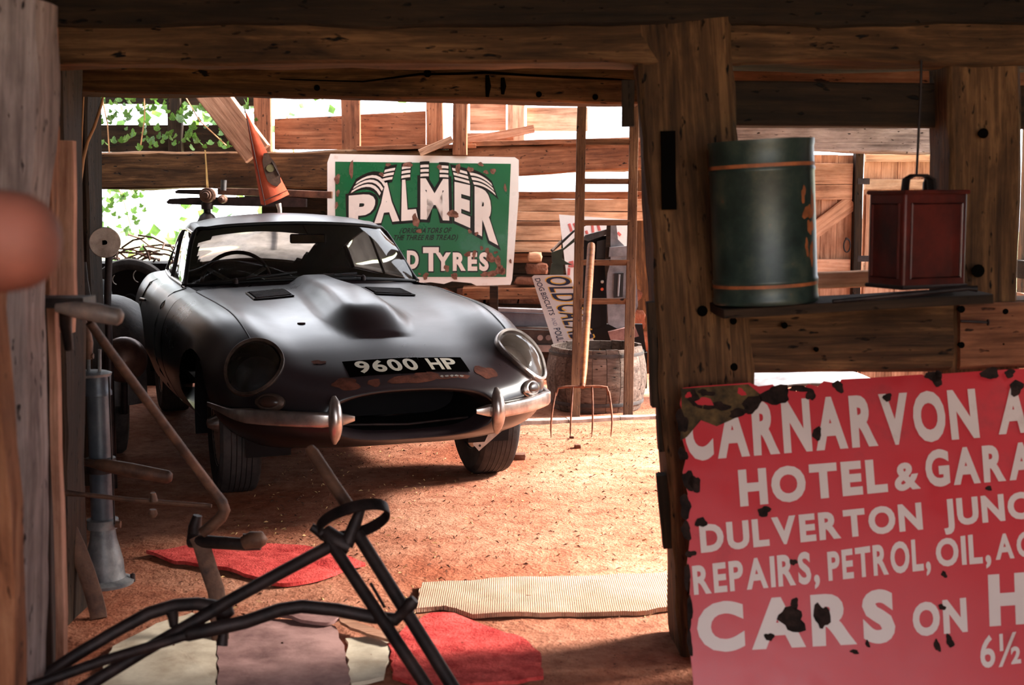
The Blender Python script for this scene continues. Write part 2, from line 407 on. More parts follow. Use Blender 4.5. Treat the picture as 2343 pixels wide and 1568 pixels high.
# ---- lettering
TXT = {}
def glyph_mesh(s, bold=.018, cuts=0):
    key = (s, bold, cuts)
    if key in TXT: return TXT[key]
    cu = bpy.data.curves.new('t', 'FONT'); cu.body = s; cu.size = 1; cu.offset = bold; cu.resolution_u = 4
    o = bpy.data.objects.new('t', cu); COL.objects.link(o)
    dg = bpy.context.evaluated_depsgraph_get(); me = bpy.data.meshes.new_from_object(o.evaluated_get(dg))
    bm = bmesh.new(); bm.from_mesh(me)
    bmesh.ops.remove_doubles(bm, verts=bm.verts, dist=1e-4)
    if cuts:
        bmesh.ops.triangulate(bm, faces=bm.faces)
        for _ in range(cuts): bmesh.ops.subdivide_edges(bm, edges=[e for e in bm.edges if e.calc_length() > .09], cuts=1, use_grid_fill=False)
        bmesh.ops.triangulate(bm, faces=bm.faces)
    bm.verts.ensure_lookup_table()
    vs = [(v.co.x, v.co.y) for v in bm.verts]; fs = [tuple(v.index for v in f.verts) for f in bm.faces]
    bm.free(); bpy.data.objects.remove(o); bpy.data.curves.remove(cu); bpy.data.meshes.remove(me)
    xs = [p[0] for p in vs]; ys = [p[1] for p in vs]
    TXT[key] = (vs, fs, (min(xs), max(xs), min(ys), max(ys))); return TXT[key]
def put_text(mb, s, fn, bold=.018, cuts=0, gap=.13):
    """letters of s set out with even gaps over the unit box; fn maps (x, y) of that box to 3D"""
    H = glyph_mesh('H', bold, cuts)[2]; y0, h = H[2], H[3]-H[2]
    if len(s) == 1:
        vs, fs, (a, b, c, d) = glyph_mesh(s, bold, cuts); mb.add([fn((x-a)/(b-a), (y-c)/(d-c)) for x, y in vs], fs); return
    items = []; x = 0.0
    for ch in s:
        if ch == ' ': x += .34; continue
        vs, fs, (a, b, c, d) = glyph_mesh(ch, bold, cuts); items.append((x, vs, fs, a)); x += (b-a)/h + gap
    W_ = x-gap
    for x, vs, fs, a in items: mb.add([fn((x+(p-a)/h)/W_, (q-y0)/h) for p, q in vs], fs)

# ================================================================ THE PLACE
# ---- floor
def fz(x, y):
    n1 = noise.noise(Vector((x*.9, y*.9, 3.1))); n2 = noise.noise(Vector((x*3.7, y*3.7, 8.3))); n3 = noise.noise(Vector((x*13, y*13, 1.3)))
    return .012*n1 + .007*n2 + .0045*n3
def build_floor():
    x0, x1, y0, y1, st = -3.6, 3.6, 2.2, 10.2, .03
    nx = int((x1-x0)/st); ny = int((y1-y0)/st)
    rows = [[Vector((x0+st*i, y0+st*j, fz(x0+st*i, y0+st*j))) for i in range(nx+1)] for j in range(ny+1)]
    me = MB().grid(rows).mesh('floor', 180, fix=False)
    o = link('floor', me, 'dirt'); o['kind'] = 'structure'
    g = MB(); g.box((-40, -30, -.30), (40, 60, -.035)); gr = obj('ground', g, 'grass'); gr['kind'] = 'structure'
    # trodden earth apron in front of the frame, where the camera stands
    rows = [[Vector((-5+.25*i, -4+.25*j, -.012+.01*noise.noise(Vector((i*.3, j*.3, 0))))) for i in range(41)] for j in range(26)]
    ap = obj('floor_apron', MB().grid(rows), 'dirt', smooth=180); ap['kind'] = 'structure'
build_floor()
# ---- roof / ceiling: unseen boards over rafters, edges and back gap shaped for the light
def build_ceiling():
    c = structure('ceiling')
    y = -.35; i = 0
    while y < 8.6:
        w = .22
        mb = MB().box((-3.7, y, 2.42), (3.4, y+w-.004, 2.45)); obj('roof_board', mb, 'oak_dark', c, 20); y += w
    for x in (-3.0, -1.9, -.8, .3, 1.4, 2.5, 3.1):
        beam('rafter', (x, -1.2, 2.36), (x, 10.0, 2.36), .09, .12, 'oak_dark', c, wob=.004, seg=.5)
build_ceiling()
# ---- front timber frame (the one the camera looks through)
FY = 3.72
wf = structure('wall_front')
def frame():
    # lintel right across the opening
    pbeam('lintel', (-120, 88), (2460, 92), FY, .155, 'oak', wf, depth=.20, wob=.010)
    pbeam('lintel', (-120, 20), (2460, 16), FY-.02, .12, 'oak_dark', wf, depth=.2, wob=.010)
    # beam a step behind the lintel
    pbeam('cross_beam', (150, 172, 4.65), (1460, 196, 4.65), 4.65, .135, 'oak', wf, depth=.17, wob=.008)
    pbeam('cross_beam', (1480, 165, 4.7), (2480, 172, 4.7), 4.7, .11, 'oak_red', wf, depth=.12, wob=.008)
    # dark rail in the right hand bay
    pbeam('rail', (1600, 240), (2200, 243), FY+.10, .125, 'oak_dark', wf, depth=.09, wob=.004)
    pbeam('rail', (2290, 245), (2560, 246), FY+.10, .125, 'oak_dark', wf, depth=.09, wob=.004)
    # the leaning middle post and the right post
    A = at(1552, 60, FY); B = at(1648, 1500, FY); B = A+(B-A)*((A.z+.03)/(A.z-B.z))
    beam('post', B, A, .262, .22, 'oak', wf, wob=.014, seg=.06)
    A = at(2226, 60, FY+.02); B = Vector((at(2231, 1400, FY).x, FY+.02, -.03))
    beam('post', B, A, .200, .2, 'oak', wf, wob=.010, seg=.07)
    # broken board stubs nailed to the left face of the middle post
    for (x0, y0, x1, y1, w) in ((1436, 185, 1437, 290, .034), (1496, 690, 1508, 930, .05), (1519, 1085, 1532, 1250, .04), (1512, 905, 1520, 1030, .03)):
        A = at(x0, y0, FY-.06); B = at(x1, y1, FY-.06); beam('batten', B, A, w, .05, 'oak_dark', wf, wob=.006, seg=.03)
    # mortise slot, its shade a painted black strip, and the strip beside it
    for (x0, y0, x1, y1, w) in ((1528, 300, 1530, 480, .04),):
        A = at(x0, y0, FY-.1225); B = at(x1, y1, FY-.1225); beam('mortise', B, A, w, .012, 'hole', wf, wob=.003, seg=.04)
    # thick rail at waist height, its scarfed ends
    pbeam('rail', (1690, 770), (2180, 762), FY, .193, 'oak', wf, depth=.16, wob=.006)
    pbeam('rail', (2300, 760), (2560, 756), FY, .19, 'oak', wf, depth=.16, wob=.006)
    pbeam('rail_block', (2172, 762), (2318, 757), FY-.02, .19, 'oak_red', wf, depth=.19, wob=.006)
    # upper ledge behind the cans
    pbeam('ledge', (1640, 652, 3.95), (2240, 628, 3.95), 3.95, .05, 'plank_door', wf, depth=.06, wob=.003)
    # peg holes: black discs that paint the shade inside
    for (x, y, r) in ((1607, 712, 15), (1678, 735, 10), (1795, 745, 9), (2250, 305, 14), (2238, 620, 18), (2302, 712, 14), (2200, 708, 10), (2296, 788, 10), (2200, 790, 9), (1610, 305, 14),
                      (1680, 840, 11), (1868, 800, 7), (1660, 180, 6)):
        P = at(x, y, FY-.113); mb = MB().lathe([(.0, -.002), (r/F*3.6*.85, 0), (r/F*3.6*.8, .004), (r/F*2.2, .016)], P, 12, 'Y'); obj('peg_hole', mb, 'hole', wf)
    P = [at(x, y, FY-.16) for x, y in ((2198, 735), (2258, 738))]
    mb = MB().tube(P, .004, 8); mb.lathe([(0, 0), (.009, .001), (.009, .004), (0, .005)], P[1]-Vector((0, .002, 0)), 10, 'X'); obj('nail', mb, 'iron', wf)
    # peg holes, slots and a crack on the beam behind, their shade painted black
    for (x, y, r) in ((725, 201, 7), (978, 168, 9), (1233, 216, 7), (1305, 147, 7), (1362, 222, 7)):
        P = at(x, y, 4.555); obj('peg_hole', MB().lathe([(.0, 0), (r/F*4.6, .001), (r/F*4.0, .012)], P, 10, 'Y'), 'hole', wf)
    for (x, y0, y1) in ((1115, 172, 222), (1150, 178, 216)):
        obj('mortise', MB().tube([at(x, y0, 4.556), at(x+2, (y0+y1)/2, 4.556), at(x, y1, 4.556)], [.007, .011, .006], 8), 'hole', wf)
    pts = [at(x, y, 4.561) for x, y in ((640, 181), (720, 184), (830, 187), (960, 170), (1050, 169), (1110, 166), (1200, 172), (1300, 177), (1400, 181), (1450, 184))]
    obj('crack', MB().tube(pts, [.002, .003, .003, .005, .005, .006, .005, .005, .004, .002], 6), 'hole', wf)
frame()
# ---- left jamb: weathered door post close to the camera, an open plank door seen edge on
wl = structure('wall_left')
def left_side():
    A = at(8, 0, 2.75); B = at(8, 1500, 2.75); B.z = -.03; B.x = at(-52, 1000, 2.75).x
    beam('weathered_post', B, A, .175, .12, 'grey_wood', wl, wob=.012, seg=.05)
    # door leaf: three planks one behind the other, seen edge on
    for (x0, x1, Y, th, dp, y0, y1, m) in ((118, 117, 3.15, .014, .05, 60, 690, 'oak_red'), (120, 142, 3.15, .020, .03, 690, 1530, 'edge'), (150, 154, 3.42, .050, .03, 322, 690, 'edge'),
                                     (152, 152, 3.44, .044, .03, 690, 760, 'edge')):
        A = at(x0, y0, Y); B = at(x1, y1, Y)
        if y1 > 1500: B.z = -.02
        beam('door_board', B, A, th, dp, m, wl, wob=.005, seg=.07)
    beam('jamb', (at(62, 1000, 3.3).x, 3.3, -.03), at(66, 60, 3.3), .10, .06, 'brown_dark', wl, wob=.006)
    beam('jamb', (at(100, 1000, 3.95).x, 3.95, -.03), at(100, 40, 3.95), .17, .2, 'oak_dark', wl, wob=.008)
    # dark inner post with dry stems clinging to it
    beam('post', (at(178, 1000, 5.9).x, 5.9, -.03), (at(178, 300, 5.9).x, 5.9, 2.3), .19, .2, 'oak_dark', wl, wob=.01)
    # boards of the left wall
    y = 3.9; i = 0
    while y < 9.8:
        mb = MB().box((-3.42-.01*(i % 2), y, 0), (-3.39-.01*(i % 2), y+.215, 2.42)); obj('wall_board', mb, 'oak_dark', wl, 20); y += .22; i += 1
    y = -1.2
    while y < 3.9:
        mb = MB().box((-2.02, y, 0), (-1.99, y+.215, 2.42)); obj('wall_board', mb, 'oak_dark', wl, 20); y += .22
    y = 3.9
    x = -3.4
    while x < -2.0:
        obj('wall_board', MB().box((x, 3.9, 0), (x+.215, 3.93, 2.42)), 'oak_dark', wl, 20); x += .22
left_side()
# ---- back of the barn
wb = structure('wall_back')
def back():
    BY = 9.52
    pbeam('tie_beam', (150, 392), (1040, 386), BY, .265, 'oak', wb, depth=.22, wob=.012)
    pbeam('tie_beam', (1030, 377), (1560, 348), BY+.01, .215, 'oak_red', wb, depth=.2, wob=.012)
    pbeam('wall_plate', (1075, 331), (1560, 320), BY+.02, .035, 'oak_red', wb, depth=.26, wob=.005)
    pbeam('wall_plate', (820, 341), (1090, 336), BY-.02, .03, 'oak_red', wb, depth=.24, wob=.005)
    # slanting braces and loose laths
    A = at(480, 208, 9.2); B = at(590, 352, 9.2); beam('brace', A+(A-B)*.4, B, .10, .20, 'plank_door', wb, wob=.006)
    A = at(960, 350, 9.3); B = at(1035, 318, 9.3); beam('lath', A, B, .03, .05, 'plank', wb, wob=.003)
    A = at(1055, 326, 9.6); B = at(1222, 294, 9.6); beam('lath', A, B, .03, .06, 'plank_door', wb, wob=.003)
    A = at(1070, 318, 9.65); B = at(1175, 316, 9.65); beam('lath', A, B, .03, .08, 'plank_door', wb, wob=.003)
    # studs above the tie beam
    for (x, w, Y, m) in ((403, .10, 9.9, 'oak_dark'), (603, .125, 9.8, 'oak_red'), (803, .14, 9.8, 'oak_red'), (995, .125, 9.8, 'oak_red'), (1053, .105, 9.35, 'oak_red'), (1180, .13, 9.9, 'plank'), (1500, .15, 9.9, 'oak')):
        P = at(x, 345, Y); beam('stud', (P.x, Y, P.z-.03), (P.x+.01, Y, 2.42), w, .09, m, wb, wob=.006)
    # infill boards between studs
    for (x0, x1, y0l, y0r, y1, m) in ((628, 782, 272, 265, 342, 'oak_red'), (822, 974, 262, 254, 342, 'oak_red'), (1075, 1158, 236, 236, 299, 'plank_door'), (1205, 1345, 246, 246, 300, 'plank'), (226, 590, 286, 286, 348, 'oak_dark')):
        Y = 9.95; P = [at(x0, y0l, Y), at(x1, y0r, Y), at(x1, y1, Y), at(x0, y1, Y)]
        mb = MB().add([p for p in P]+[p+Vector((0, .03, 0)) for p in P], [(0,1,2,3),(7,6,5,4),(0,4,5,1),(1,5,6,2),(2,6,7,3),(3,7,4,0)])
        obj('infill_board', mb, m, wb, 20)
    pbeam('wall_plate', (200, 222), (600, 228), 9.95, .10, 'oak_dark', wb, depth=.1)
    # horizontal boarding right of and behind the green sign
    for (y0, y1, dy, m) in ((438, 455, -.03, 'oak_red'), (455, 482, 0, 'plank'), (484, 504, .012, 'plank'), (506, 516, .03, 'plank_door'), (516, 549, -.012, 'plank'), (552, 576, 0, 'plank'), (579, 600, .03, 'oak_red')):
        Y = 9.75+dy; a = at(660, y0, Y); b = at(1640, y1, Y)
        if y0 in (506, 516, 552, 579): b.x = at(1284, y1, Y).x if y0 != 579 else at(1240, y1, Y).x
        beam('wall_board', (a.x, Y, (a.z+b.z)/2), (b.x, Y, (a.z+b.z)/2-.004), .026, a.z-b.z, m, wb, wob=.003, seg=.12, rnd=.06)
    # dark backing boards behind them, added to stop light leaking through the gaps
    for k in range(5):
        z = .62+.135*k; obj('backing_board', MB().box((at(640, 500, 9.86).x, 9.86, z), (at(1500, 500, 9.86).x, 9.885, z+.142)), 'oak_dark', wb, 20)
    # dark boards hanging under the tie beam left of the sign
    pbeam('wall_board', (560, 442), (780, 447), 9.6, .13, 'oak_dark', wb, depth=.03)
    pbeam('wall_board', (600, 474), (780, 478), 9.62, .11, 'oak_dark', wb, depth=.03)
    # corner post, and rough stone footing
    beam('post', (at(1475, 500, 9.9).x, 9.9, -.03), (at(1475, 500, 9.9).x, 9.9, 2.42), .16, .16, 'oak', wb, wob=.008)
    r = random.Random(4); k = 0
    for j in range(4):
        x = -1.6+.1*(j % 2)
        while x < .95:
            w = r.uniform(.22, .36); h = .165
            me = rock_mesh(w, .26, h, r.random()*50); o = link('stone', me, 'rock', wb, True)
            o.matrix_basis = Matrix.Translation((x+w/2, 9.95+r.uniform(-.03, .03), .08+j*.165)) @ Matrix.Rotation(r.uniform(-.06, .06), 4, 'Y'); x += w*.98
def rock_mesh(sx, sy, sz, seed):
    bm = bmesh.new(); bmesh.ops.create_cube(bm, size=1); bmesh.ops.subdivide_edges(bm, edges=bm.edges[:], cuts=3, use_grid_fill=True)
    for v in bm.verts:
        p = v.co*2; q = p.normalized()*1.15; p = p.lerp(q, .42)*.5
        d = noise.noise_vector(p*2.6+Vector((seed, 0, 0)))*.10; v.co = Vector((p.x*sx, p.y*sy, p.z*sz)) + Vector((d.x*sx, d.y*sy, d.z*sz))
    me = bpy.data.meshes.new('stone'); bm.to_mesh(me); bm.free(); smooth_mesh(me, 40); return me
back()
# ---- plank doors at the far right, and the beam above them
wr = structure('wall_right')
def plank_doors():
    DY = 8.8
    pbeam('beam', (1655, 318), (2260, 322), 8.6, .165, 'grey_wood', wr, depth=.16, wob=.012)
    d = structure('door_1'); h = structure('door_2')
    def leaf(par, xa, xb, ytop, ybot, Y, n):
        A = at(xa, ytop, Y); Bx = at(xb, ytop, Y).x; zt = A.z; zb = .04; w = (Bx-A.x)/n
        for i in range(n):
            beam('plank', (A.x+w*(i+.5), Y, zb), (A.x+w*(i+.5), Y+.004*(i % 2), zt-.01*random.random()), w-.0015, .022, 'plank_door', par, wob=.002, seg=.4, rnd=.08)
        return A.x, Bx, zt
    x0, x1, zt = leaf(d, 1660, 1955, 352, 640, DY, 8)
    for y in (398, 440, 610): 
        z = at(1900, y, DY-.03).z; beam('ledge', (x0, DY-.035, z), (x1-.02, DY-.035, z), .03, .10 if y != 398 else .14, 'plank_door', d, wob=.002, seg=.4)
    beam('brace', at(1700, 650, DY-.03), at(1950, 462, DY-.03), .03, .11, 'plank_door', d, wob=.002, seg=.3)
    beam('brace', (x0, DY-.035, .35), (x1-.05, DY-.035, .35), .03, .11, 'plank_door', d, wob=.002, seg=.3)
    x0, x1, zt = leaf(h, 1978, 2284, 350, 640, DY+.05, 8)
    for y, t in ((362, .05), (422, .07), (615, .1)):
        z = at(2000, y, DY).z; beam('ledge', (x0, DY+.02, z), (x1, DY+.02, z), .03, t, 'plank', h, wob=.002, seg=.4)
    beam('stile', (x0+.06, DY+.015, .05), (x0+.06, DY+.015, at(2000, 445, DY).z), .09, .03, 'plank_door', h, wob=.002)
    # dark meeting post and ring handle
    beam('post', (at(1962, 500, DY-.06).x, DY-.04, 0), (at(1966, 360, DY-.06).x, DY-.04, zt+.02), .055, .08, 'oak_dark', wr, wob=.004)
    P = at(1938, 562, DY-.075); obj('ring_handle', MB().tube([P+Vector((.022*math.cos(a), 0, .045*math.sin(a))) for a in [i*math.pi/8 for i in range(16)]], .005, 8, True).tube([P+Vector((0, .03, .045)), P+Vector((0, -.005, .045))], .008), 'iron', d)
    for y in (415, 592): P = at(1972, y, DY-.07); obj('hinge', MB().box(tuple(P-Vector((.03, .012, .02))), tuple(P+Vector((.05, .012, .02)))), 'iron', h)
    y = 3.75
    while y < 4.5: obj('wall_board', MB().box((3.38, y, 0), (3.41, y+.215, 2.42)), 'plank_door', wr, 20); y += .22  # unseen boards added to block the sun on the near side
    # low boarding along the open right side
    for z in (.14, .37, .60): beam('rail_board', (3.42, 3.9, z), (3.42, 8.7, z), .03, .2, 'plank', wr, wob=.003, seg=.5)
    for y in (3.9, 6.3, 8.7): beam('post', (3.5, y, -.03), (3.5, y, 2.42), .13, .13, 'oak', wr, wob=.006)
    beam('rail', (3.4, 3.9, .86), (3.4, 8.7, .86), .06, .12, 'oak_dark', wr, wob=.004, seg=.4)
plank_doors()
# ---- unseen lean-to walls, added to cut light from behind the camera; wide doorway left
wn = structure('wall_near_added')
def near_walls():
    y = -1.2
    while y < 3.5: obj('wall_board', MB().box((2.9, y, 0), (2.93, y+.215, 2.42)), 'oak_dark', wn, 20); y += .22
    x = -2.0
    while x < 2.9:
        if not (-.6 < x < 2.6): obj('wall_board', MB().box((x, -1.25, 0), (x+.215, -1.22, 2.42)), 'oak_dark', wn, 20)
        x += .22
    beam('door_head', (-.7, -1.23, 2.3), (2.8, -1.23, 2.3), .1, .24, 'oak_dark', wn, wob=.004, seg=.4)
near_walls()

# ================================================================ THE SPORTS CAR
CAR = (-.397, 5.156, 0.0); CTH = .357
car = thing('sports_car', 'dusty dark vintage sports coupe with long bonnet and oval grille', 'car', CAR, CTH)
def cr(P, t):
    """Catmull-Rom through list of numpy arrays, t in [0, n-1]"""
    n = len(P); i = min(int(t), n-2); f = t-i
    p1, p2 = P[i], P[i+1]; p0 = P[i-1] if i > 0 else 2*p1-p2; p3 = P[i+2] if i+2 < n else 2*p2-p1
    return .5*((2*p1)+(p2-p0)*f+(2*p0-5*p1+4*p2-p3)*f*f+(3*p1-p0-3*p2+p3)*f**3)
def section(ctrl, per, mirror0=True, mirror1=True):
    c = [np.array(p, float) for p in ctrl]; fl = np.array([-1., 1., 1.])
    pts = ([c[1]*fl] if mirror0 else []) + c + ([c[-2]*fl] if mirror1 else [])
    s0 = 1 if mirror0 else 0; out = []
    for k in range(len(c)-1):
        for j in range(per): out.append(cr(pts, s0+k+j/per))
    out.append(c[-1]); return out
def loft(stations, ns, per, m0=True, m1=True):
    """stations: list of lists of (v,u,z); returns rows [station sample][section sample]"""
    A = [np.array(s, float) for s in stations]; rows = []
    for i in range(len(A)-1):
        for j in range(ns):
            rows.append(section(cr(A, i+j/ns), per, m0, m1))
    rows.append(section(A[-1], per, m0, m1)); return rows
def st(u, pts): return [(v, u, z) for v, z in pts]
def smooth01(x): x = max(0., min(1., x)); return x*x*(3-2*x)
def bend(v, u):
    return u - .15*smooth01((abs(v)-.35)/.45)*max(0, (u-1.45)/.48)**1.5
def bonnet_rows():
    T = [
     st(.10, [(0,.530),(.11,.528),(.195,.519),(.252,.505),(.294,.484),(.308,.456),(.282,.408),(.185,.378),(0,.371)]),
     st(.030,[(0,.537),(.115,.535),(.208,.524),(.272,.508),(.315,.486),(.330,.456),(.302,.400),(.20,.368),(0,.361)]),
     st(.000,[(0,.552),(.12,.549),(.22,.538),(.292,.520),(.340,.493),(.354,.458),(.326,.394),(.215,.358),(0,.350)]),
     st(.030,[(0,.582),(.14,.578),(.26,.564),(.350,.540),(.400,.505),(.414,.460),(.380,.382),(.25,.344),(0,.335)]),
     st(.110,[(0,.618),(.17,.613),(.32,.596),(.435,.572),(.508,.532),(.532,.470),(.485,.370),(.30,.318),(0,.310)]),
     st(.240,[(0,.656),(.19,.651),(.36,.640),(.510,.636),(.614,.588),(.652,.492),(.600,.365),(.38,.295),(0,.285)]),
     st(.400,[(0,.699),(.19,.693),(.37,.688),(.548,.704),(.676,.634),(.722,.517),(.672,.365),(.45,.270),(0,.262)]),
     st(.600,[(0,.742),(.19,.735),(.38,.733),(.570,.762),(.695,.690),(.755,.545),(.705,.370),(.50,.245),(0,.240)]),
     st(.860,[(0,.784),(.19,.776),(.39,.774),(.590,.806),(.728,.735),(.790,.570),(.745,.375),(.54,.225),(0,.220)]),
     st(1.20,[(0,.822),(.19,.814),(.40,.810),(.605,.826),(.745,.760),(.806,.590),(.765,.380),(.56,.215),(0,.210)]),
     st(1.60,[(0,.852),(.20,.845),(.41,.838),(.620,.838),(.752,.775),(.816,.605),(.778,.385),(.58,.210),(0,.205)]),
     st(1.93,[(0,.868),(.20,.862),(.42,.854),(.635,.845),(.756,.785),(.822,.615),(.786,.390),(.60,.210),(0,.205)])]
    rows = loft(T, 9, 7)
    for r in rows:
        for p in r:
            v, u, z = p
            if z > .6 and u > .5:
                hw = .205 - .060*smooth01((u-.75)/1.1); a = abs(v)/hw
                h = .076*smooth01((u-.40-.20*min(a, 1.1)**2)/.36)*(1-.38*smooth01((u-1.0)/.9))
                p[2] += h*(1-smooth01((a-.40)/.68))*(1-.12*min(a, 1)**2)
            p[1] = bend(v, u)
    return rows
def mirror_grid(rows):
    out = []
    for r in rows: out.append([Vector((-p[0], p[1], p[2])) for p in reversed(r[1:])] + [Vector(p) for p in r])
    return out
HLC = [Vector((s*.580, .345, .612)) for s in (-1, 1)]; HLN = [Vector((s*.24, -.84, .48)).normalized() for s in (-1, 1)]
def hl_axes(i):
    n = HLN[i]; e1 = (Vector((0, .15, 1)) - n*n.dot(Vector((0, .15, 1)))).normalized(); return n, e1, n.cross(e1)
HA, HB = .136, .116
def cut_mesh(mb, test, name):
    """drop faces whose centre passes test"""
    vs = mb.v; keep = []
    for f in mb.f:
        c = sum((vs[i] for i in f), Vector())/len(f)
        if not test(c): keep.append(f)
    m = MB(); m.v = vs; m.f = keep; return m
def tidy(me):
    bm = bmesh.new(); bm.from_mesh(me); bmesh.ops.delete(bm, geom=[v for v in bm.verts if not v.link_faces], context='VERTS'); bm.to_mesh(me); bm.free()
def snap_circle(me, cu, cz, r, vmin, tol=.05):
    bm = bmesh.new(); bm.from_mesh(me)
    for v in bm.verts:
        if abs(v.co.x) > vmin and v.is_boundary:
            d = math.hypot(v.co.y-cu, v.co.z-cz)
            if abs(d-r) < tol and v.co.z > .2:
                k = r/d; v.co.y = cu+(v.co.y-cu)*k; v.co.z = cz+(v.co.z-cz)*k
    bm.to_mesh(me); bm.free(); me.update()
bonnet_full = MB().grid(mirror_grid(bonnet_rows()))
BV = BVHTree.FromPolygons([tuple(v) for v in bonnet_full.v], bonnet_full.f)
def in_head(c):
    for i in (0, 1):
        n, e1, e2 = hl_axes(i); d = c-HLC[i]
        if c.x*(1 if i else -1) > .2 and (d.dot(e1)/HA)**2 + (d.dot(e2)/HB)**2 < .93 and abs(d.dot(n)) < .25: return True
    return False
WHEELS = [(.86, .60), (3.30, .62)]
def in_arch(c, u): return abs(c.x) > .42 and math.hypot(c.y-u, c.z-.31) < .345
def in_mouth(c): return False
bm_ = cut_mesh(bonnet_full, lambda c: in_head(c) or in_arch(c, .86), 'bonnet')
me = bm_.mesh('bonnet', 180); tidy(me); snap_circle(me, .86, .31, .345, .42)
bonnet = obj('bonnet', me, 'paint', car, 180, True); smooth_mesh(me, 60)
def cast(o, d):
    h = BV.ray_cast(Vector(o), Vector(d).normalized()); return (h[0], h[1]) if h[0] is not None else (None, None)
# ---- rear shell
def shell_rows():
    T = [[(v, bend(v, 1.93)+.010, z) for v, z in ([(.635,.846),(.756,.786),(.824,.615),(.788,.390),(.60,.21),(0,.205)])],
         st(2.40, [(.645,.853),(.762,.805),(.830,.625),(.795,.395),(.62,.20),(0,.20)]),
         st(2.90, [(.642,.858),(.765,.815),(.832,.635),(.797,.40),(.63,.20),(0,.20)]),
         st(3.30, [(.628,.865),(.760,.835),(.832,.66),(.795,.41),(.62,.21),(0,.21)]),
         st(3.70, [(.600,.866),(.725,.830),(.800,.67),(.765,.43),(.60,.24),(0,.23)]),
         st(4.05, [(.560,.835),(.660,.785),(.720,.64),(.690,.45),(.55,.29),(0,.28)]),
         st(4.30, [(.500,.735),(.575,.690),(.610,.58),(.585,.46),(.48,.35),(0,.34)]),
         st(4.42, [(.400,.650),(.445,.620),(.465,.55),(.445,.48),(.38,.42),(0,.41)])]
    return loft(T, 7, 8, False, True)
sr = shell_rows(); sh = MB()
for sgn in (-1, 1): sh.grid([[Vector((sgn*p[0], p[1], p[2])) for p in r] for r in sr])
sh = cut_mesh(sh, lambda c: in_arch(c, 3.30), 'body')
me = sh.mesh('body', 180); tidy(me); snap_circle(me, 3.30, .31, .345, .42)
body = obj('body', me, 'paint', car, 180, True); smooth_mesh(me, 60)
tail = MB().prism([(.40,.650),(.445,.620),(.465,.55),(.445,.48),(.38,.42),(-.38,.42),(-.445,.48),(-.465,.55),(-.445,.62),(-.40,.65)], lambda a, b, t: Vector((a, t, b)), 4.415, 4.44); obj('tail_panel', tail, 'paint', car, 30, True)
# ---- cabin
CAB = [[(0,2.44,1.190),(.28,2.455,1.182),(.475,2.49,1.164),(.560,2.53,1.128),(.655,2.20,.850)],
       [(0,2.78,1.238),(.28,2.78,1.224),(.475,2.79,1.196),(.566,2.80,1.148),(.652,2.62,.856)],
       [(0,3.12,1.222),(.28,3.12,1.206),(.465,3.12,1.174),(.560,3.12,1.122),(.645,3.06,.860)],
       [(0,3.50,1.150),(.28,3.50,1.130),(.455,3.50,1.092),(.552,3.50,1.036),(.620,3.50,.866)],
       [(0,3.90,1.030),(.28,3.90,1.005),(.44,3.90,.962),(.530,3.90,.916),(.585,3.90,.856)],
       [(0,4.20,.900),(.28,4.20,.882),(.42,4.20,.850),(.490,4.20,.815),(.535,4.20,.770)],
       [(0,4.42,.705),(.20,4.42,.698),(.31,4.42,.684),(.370,4.42,.668),(.400,4.42,.650)]]
cab = loft(CAB, 10, 8, True, False)
NS, PER = 10, 8
cant = 3*PER
def cab_pt(i, k, sgn): p = cab[i][k]; return Vector((sgn*p[0], p[1], p[2]))
def rear_win(c): return 3.60 < c.y < 4.17 and abs(c.x) < .42-.06*(c.y-3.6)/.57 and not (abs(c.x) > .34 and (c.y < 3.66 or c.y > 4.11))
roof = MB().grid([[cab_pt(i, k, -1) for k in range(cant, 0, -1)] + [cab_pt(i, k, 1) for k in range(cant+1)] for i in range(len(cab))])
rg = MB(); rg.v = roof.v; rg.f = [f for f in roof.f if rear_win(sum((roof.v[i] for i in f), Vector())/len(f))]
rm = MB(); rm.v = roof.v; rm.f = [f for f in roof.f if f not in set(rg.f)]
me = rm.mesh('roof', 60); tidy(me); obj('roof', me, 'paint', car, 60, True)
me = rg.mesh('rear_window', 60); tidy(me); obj('rear_window', me, 'glass_rear', car, 60, True)
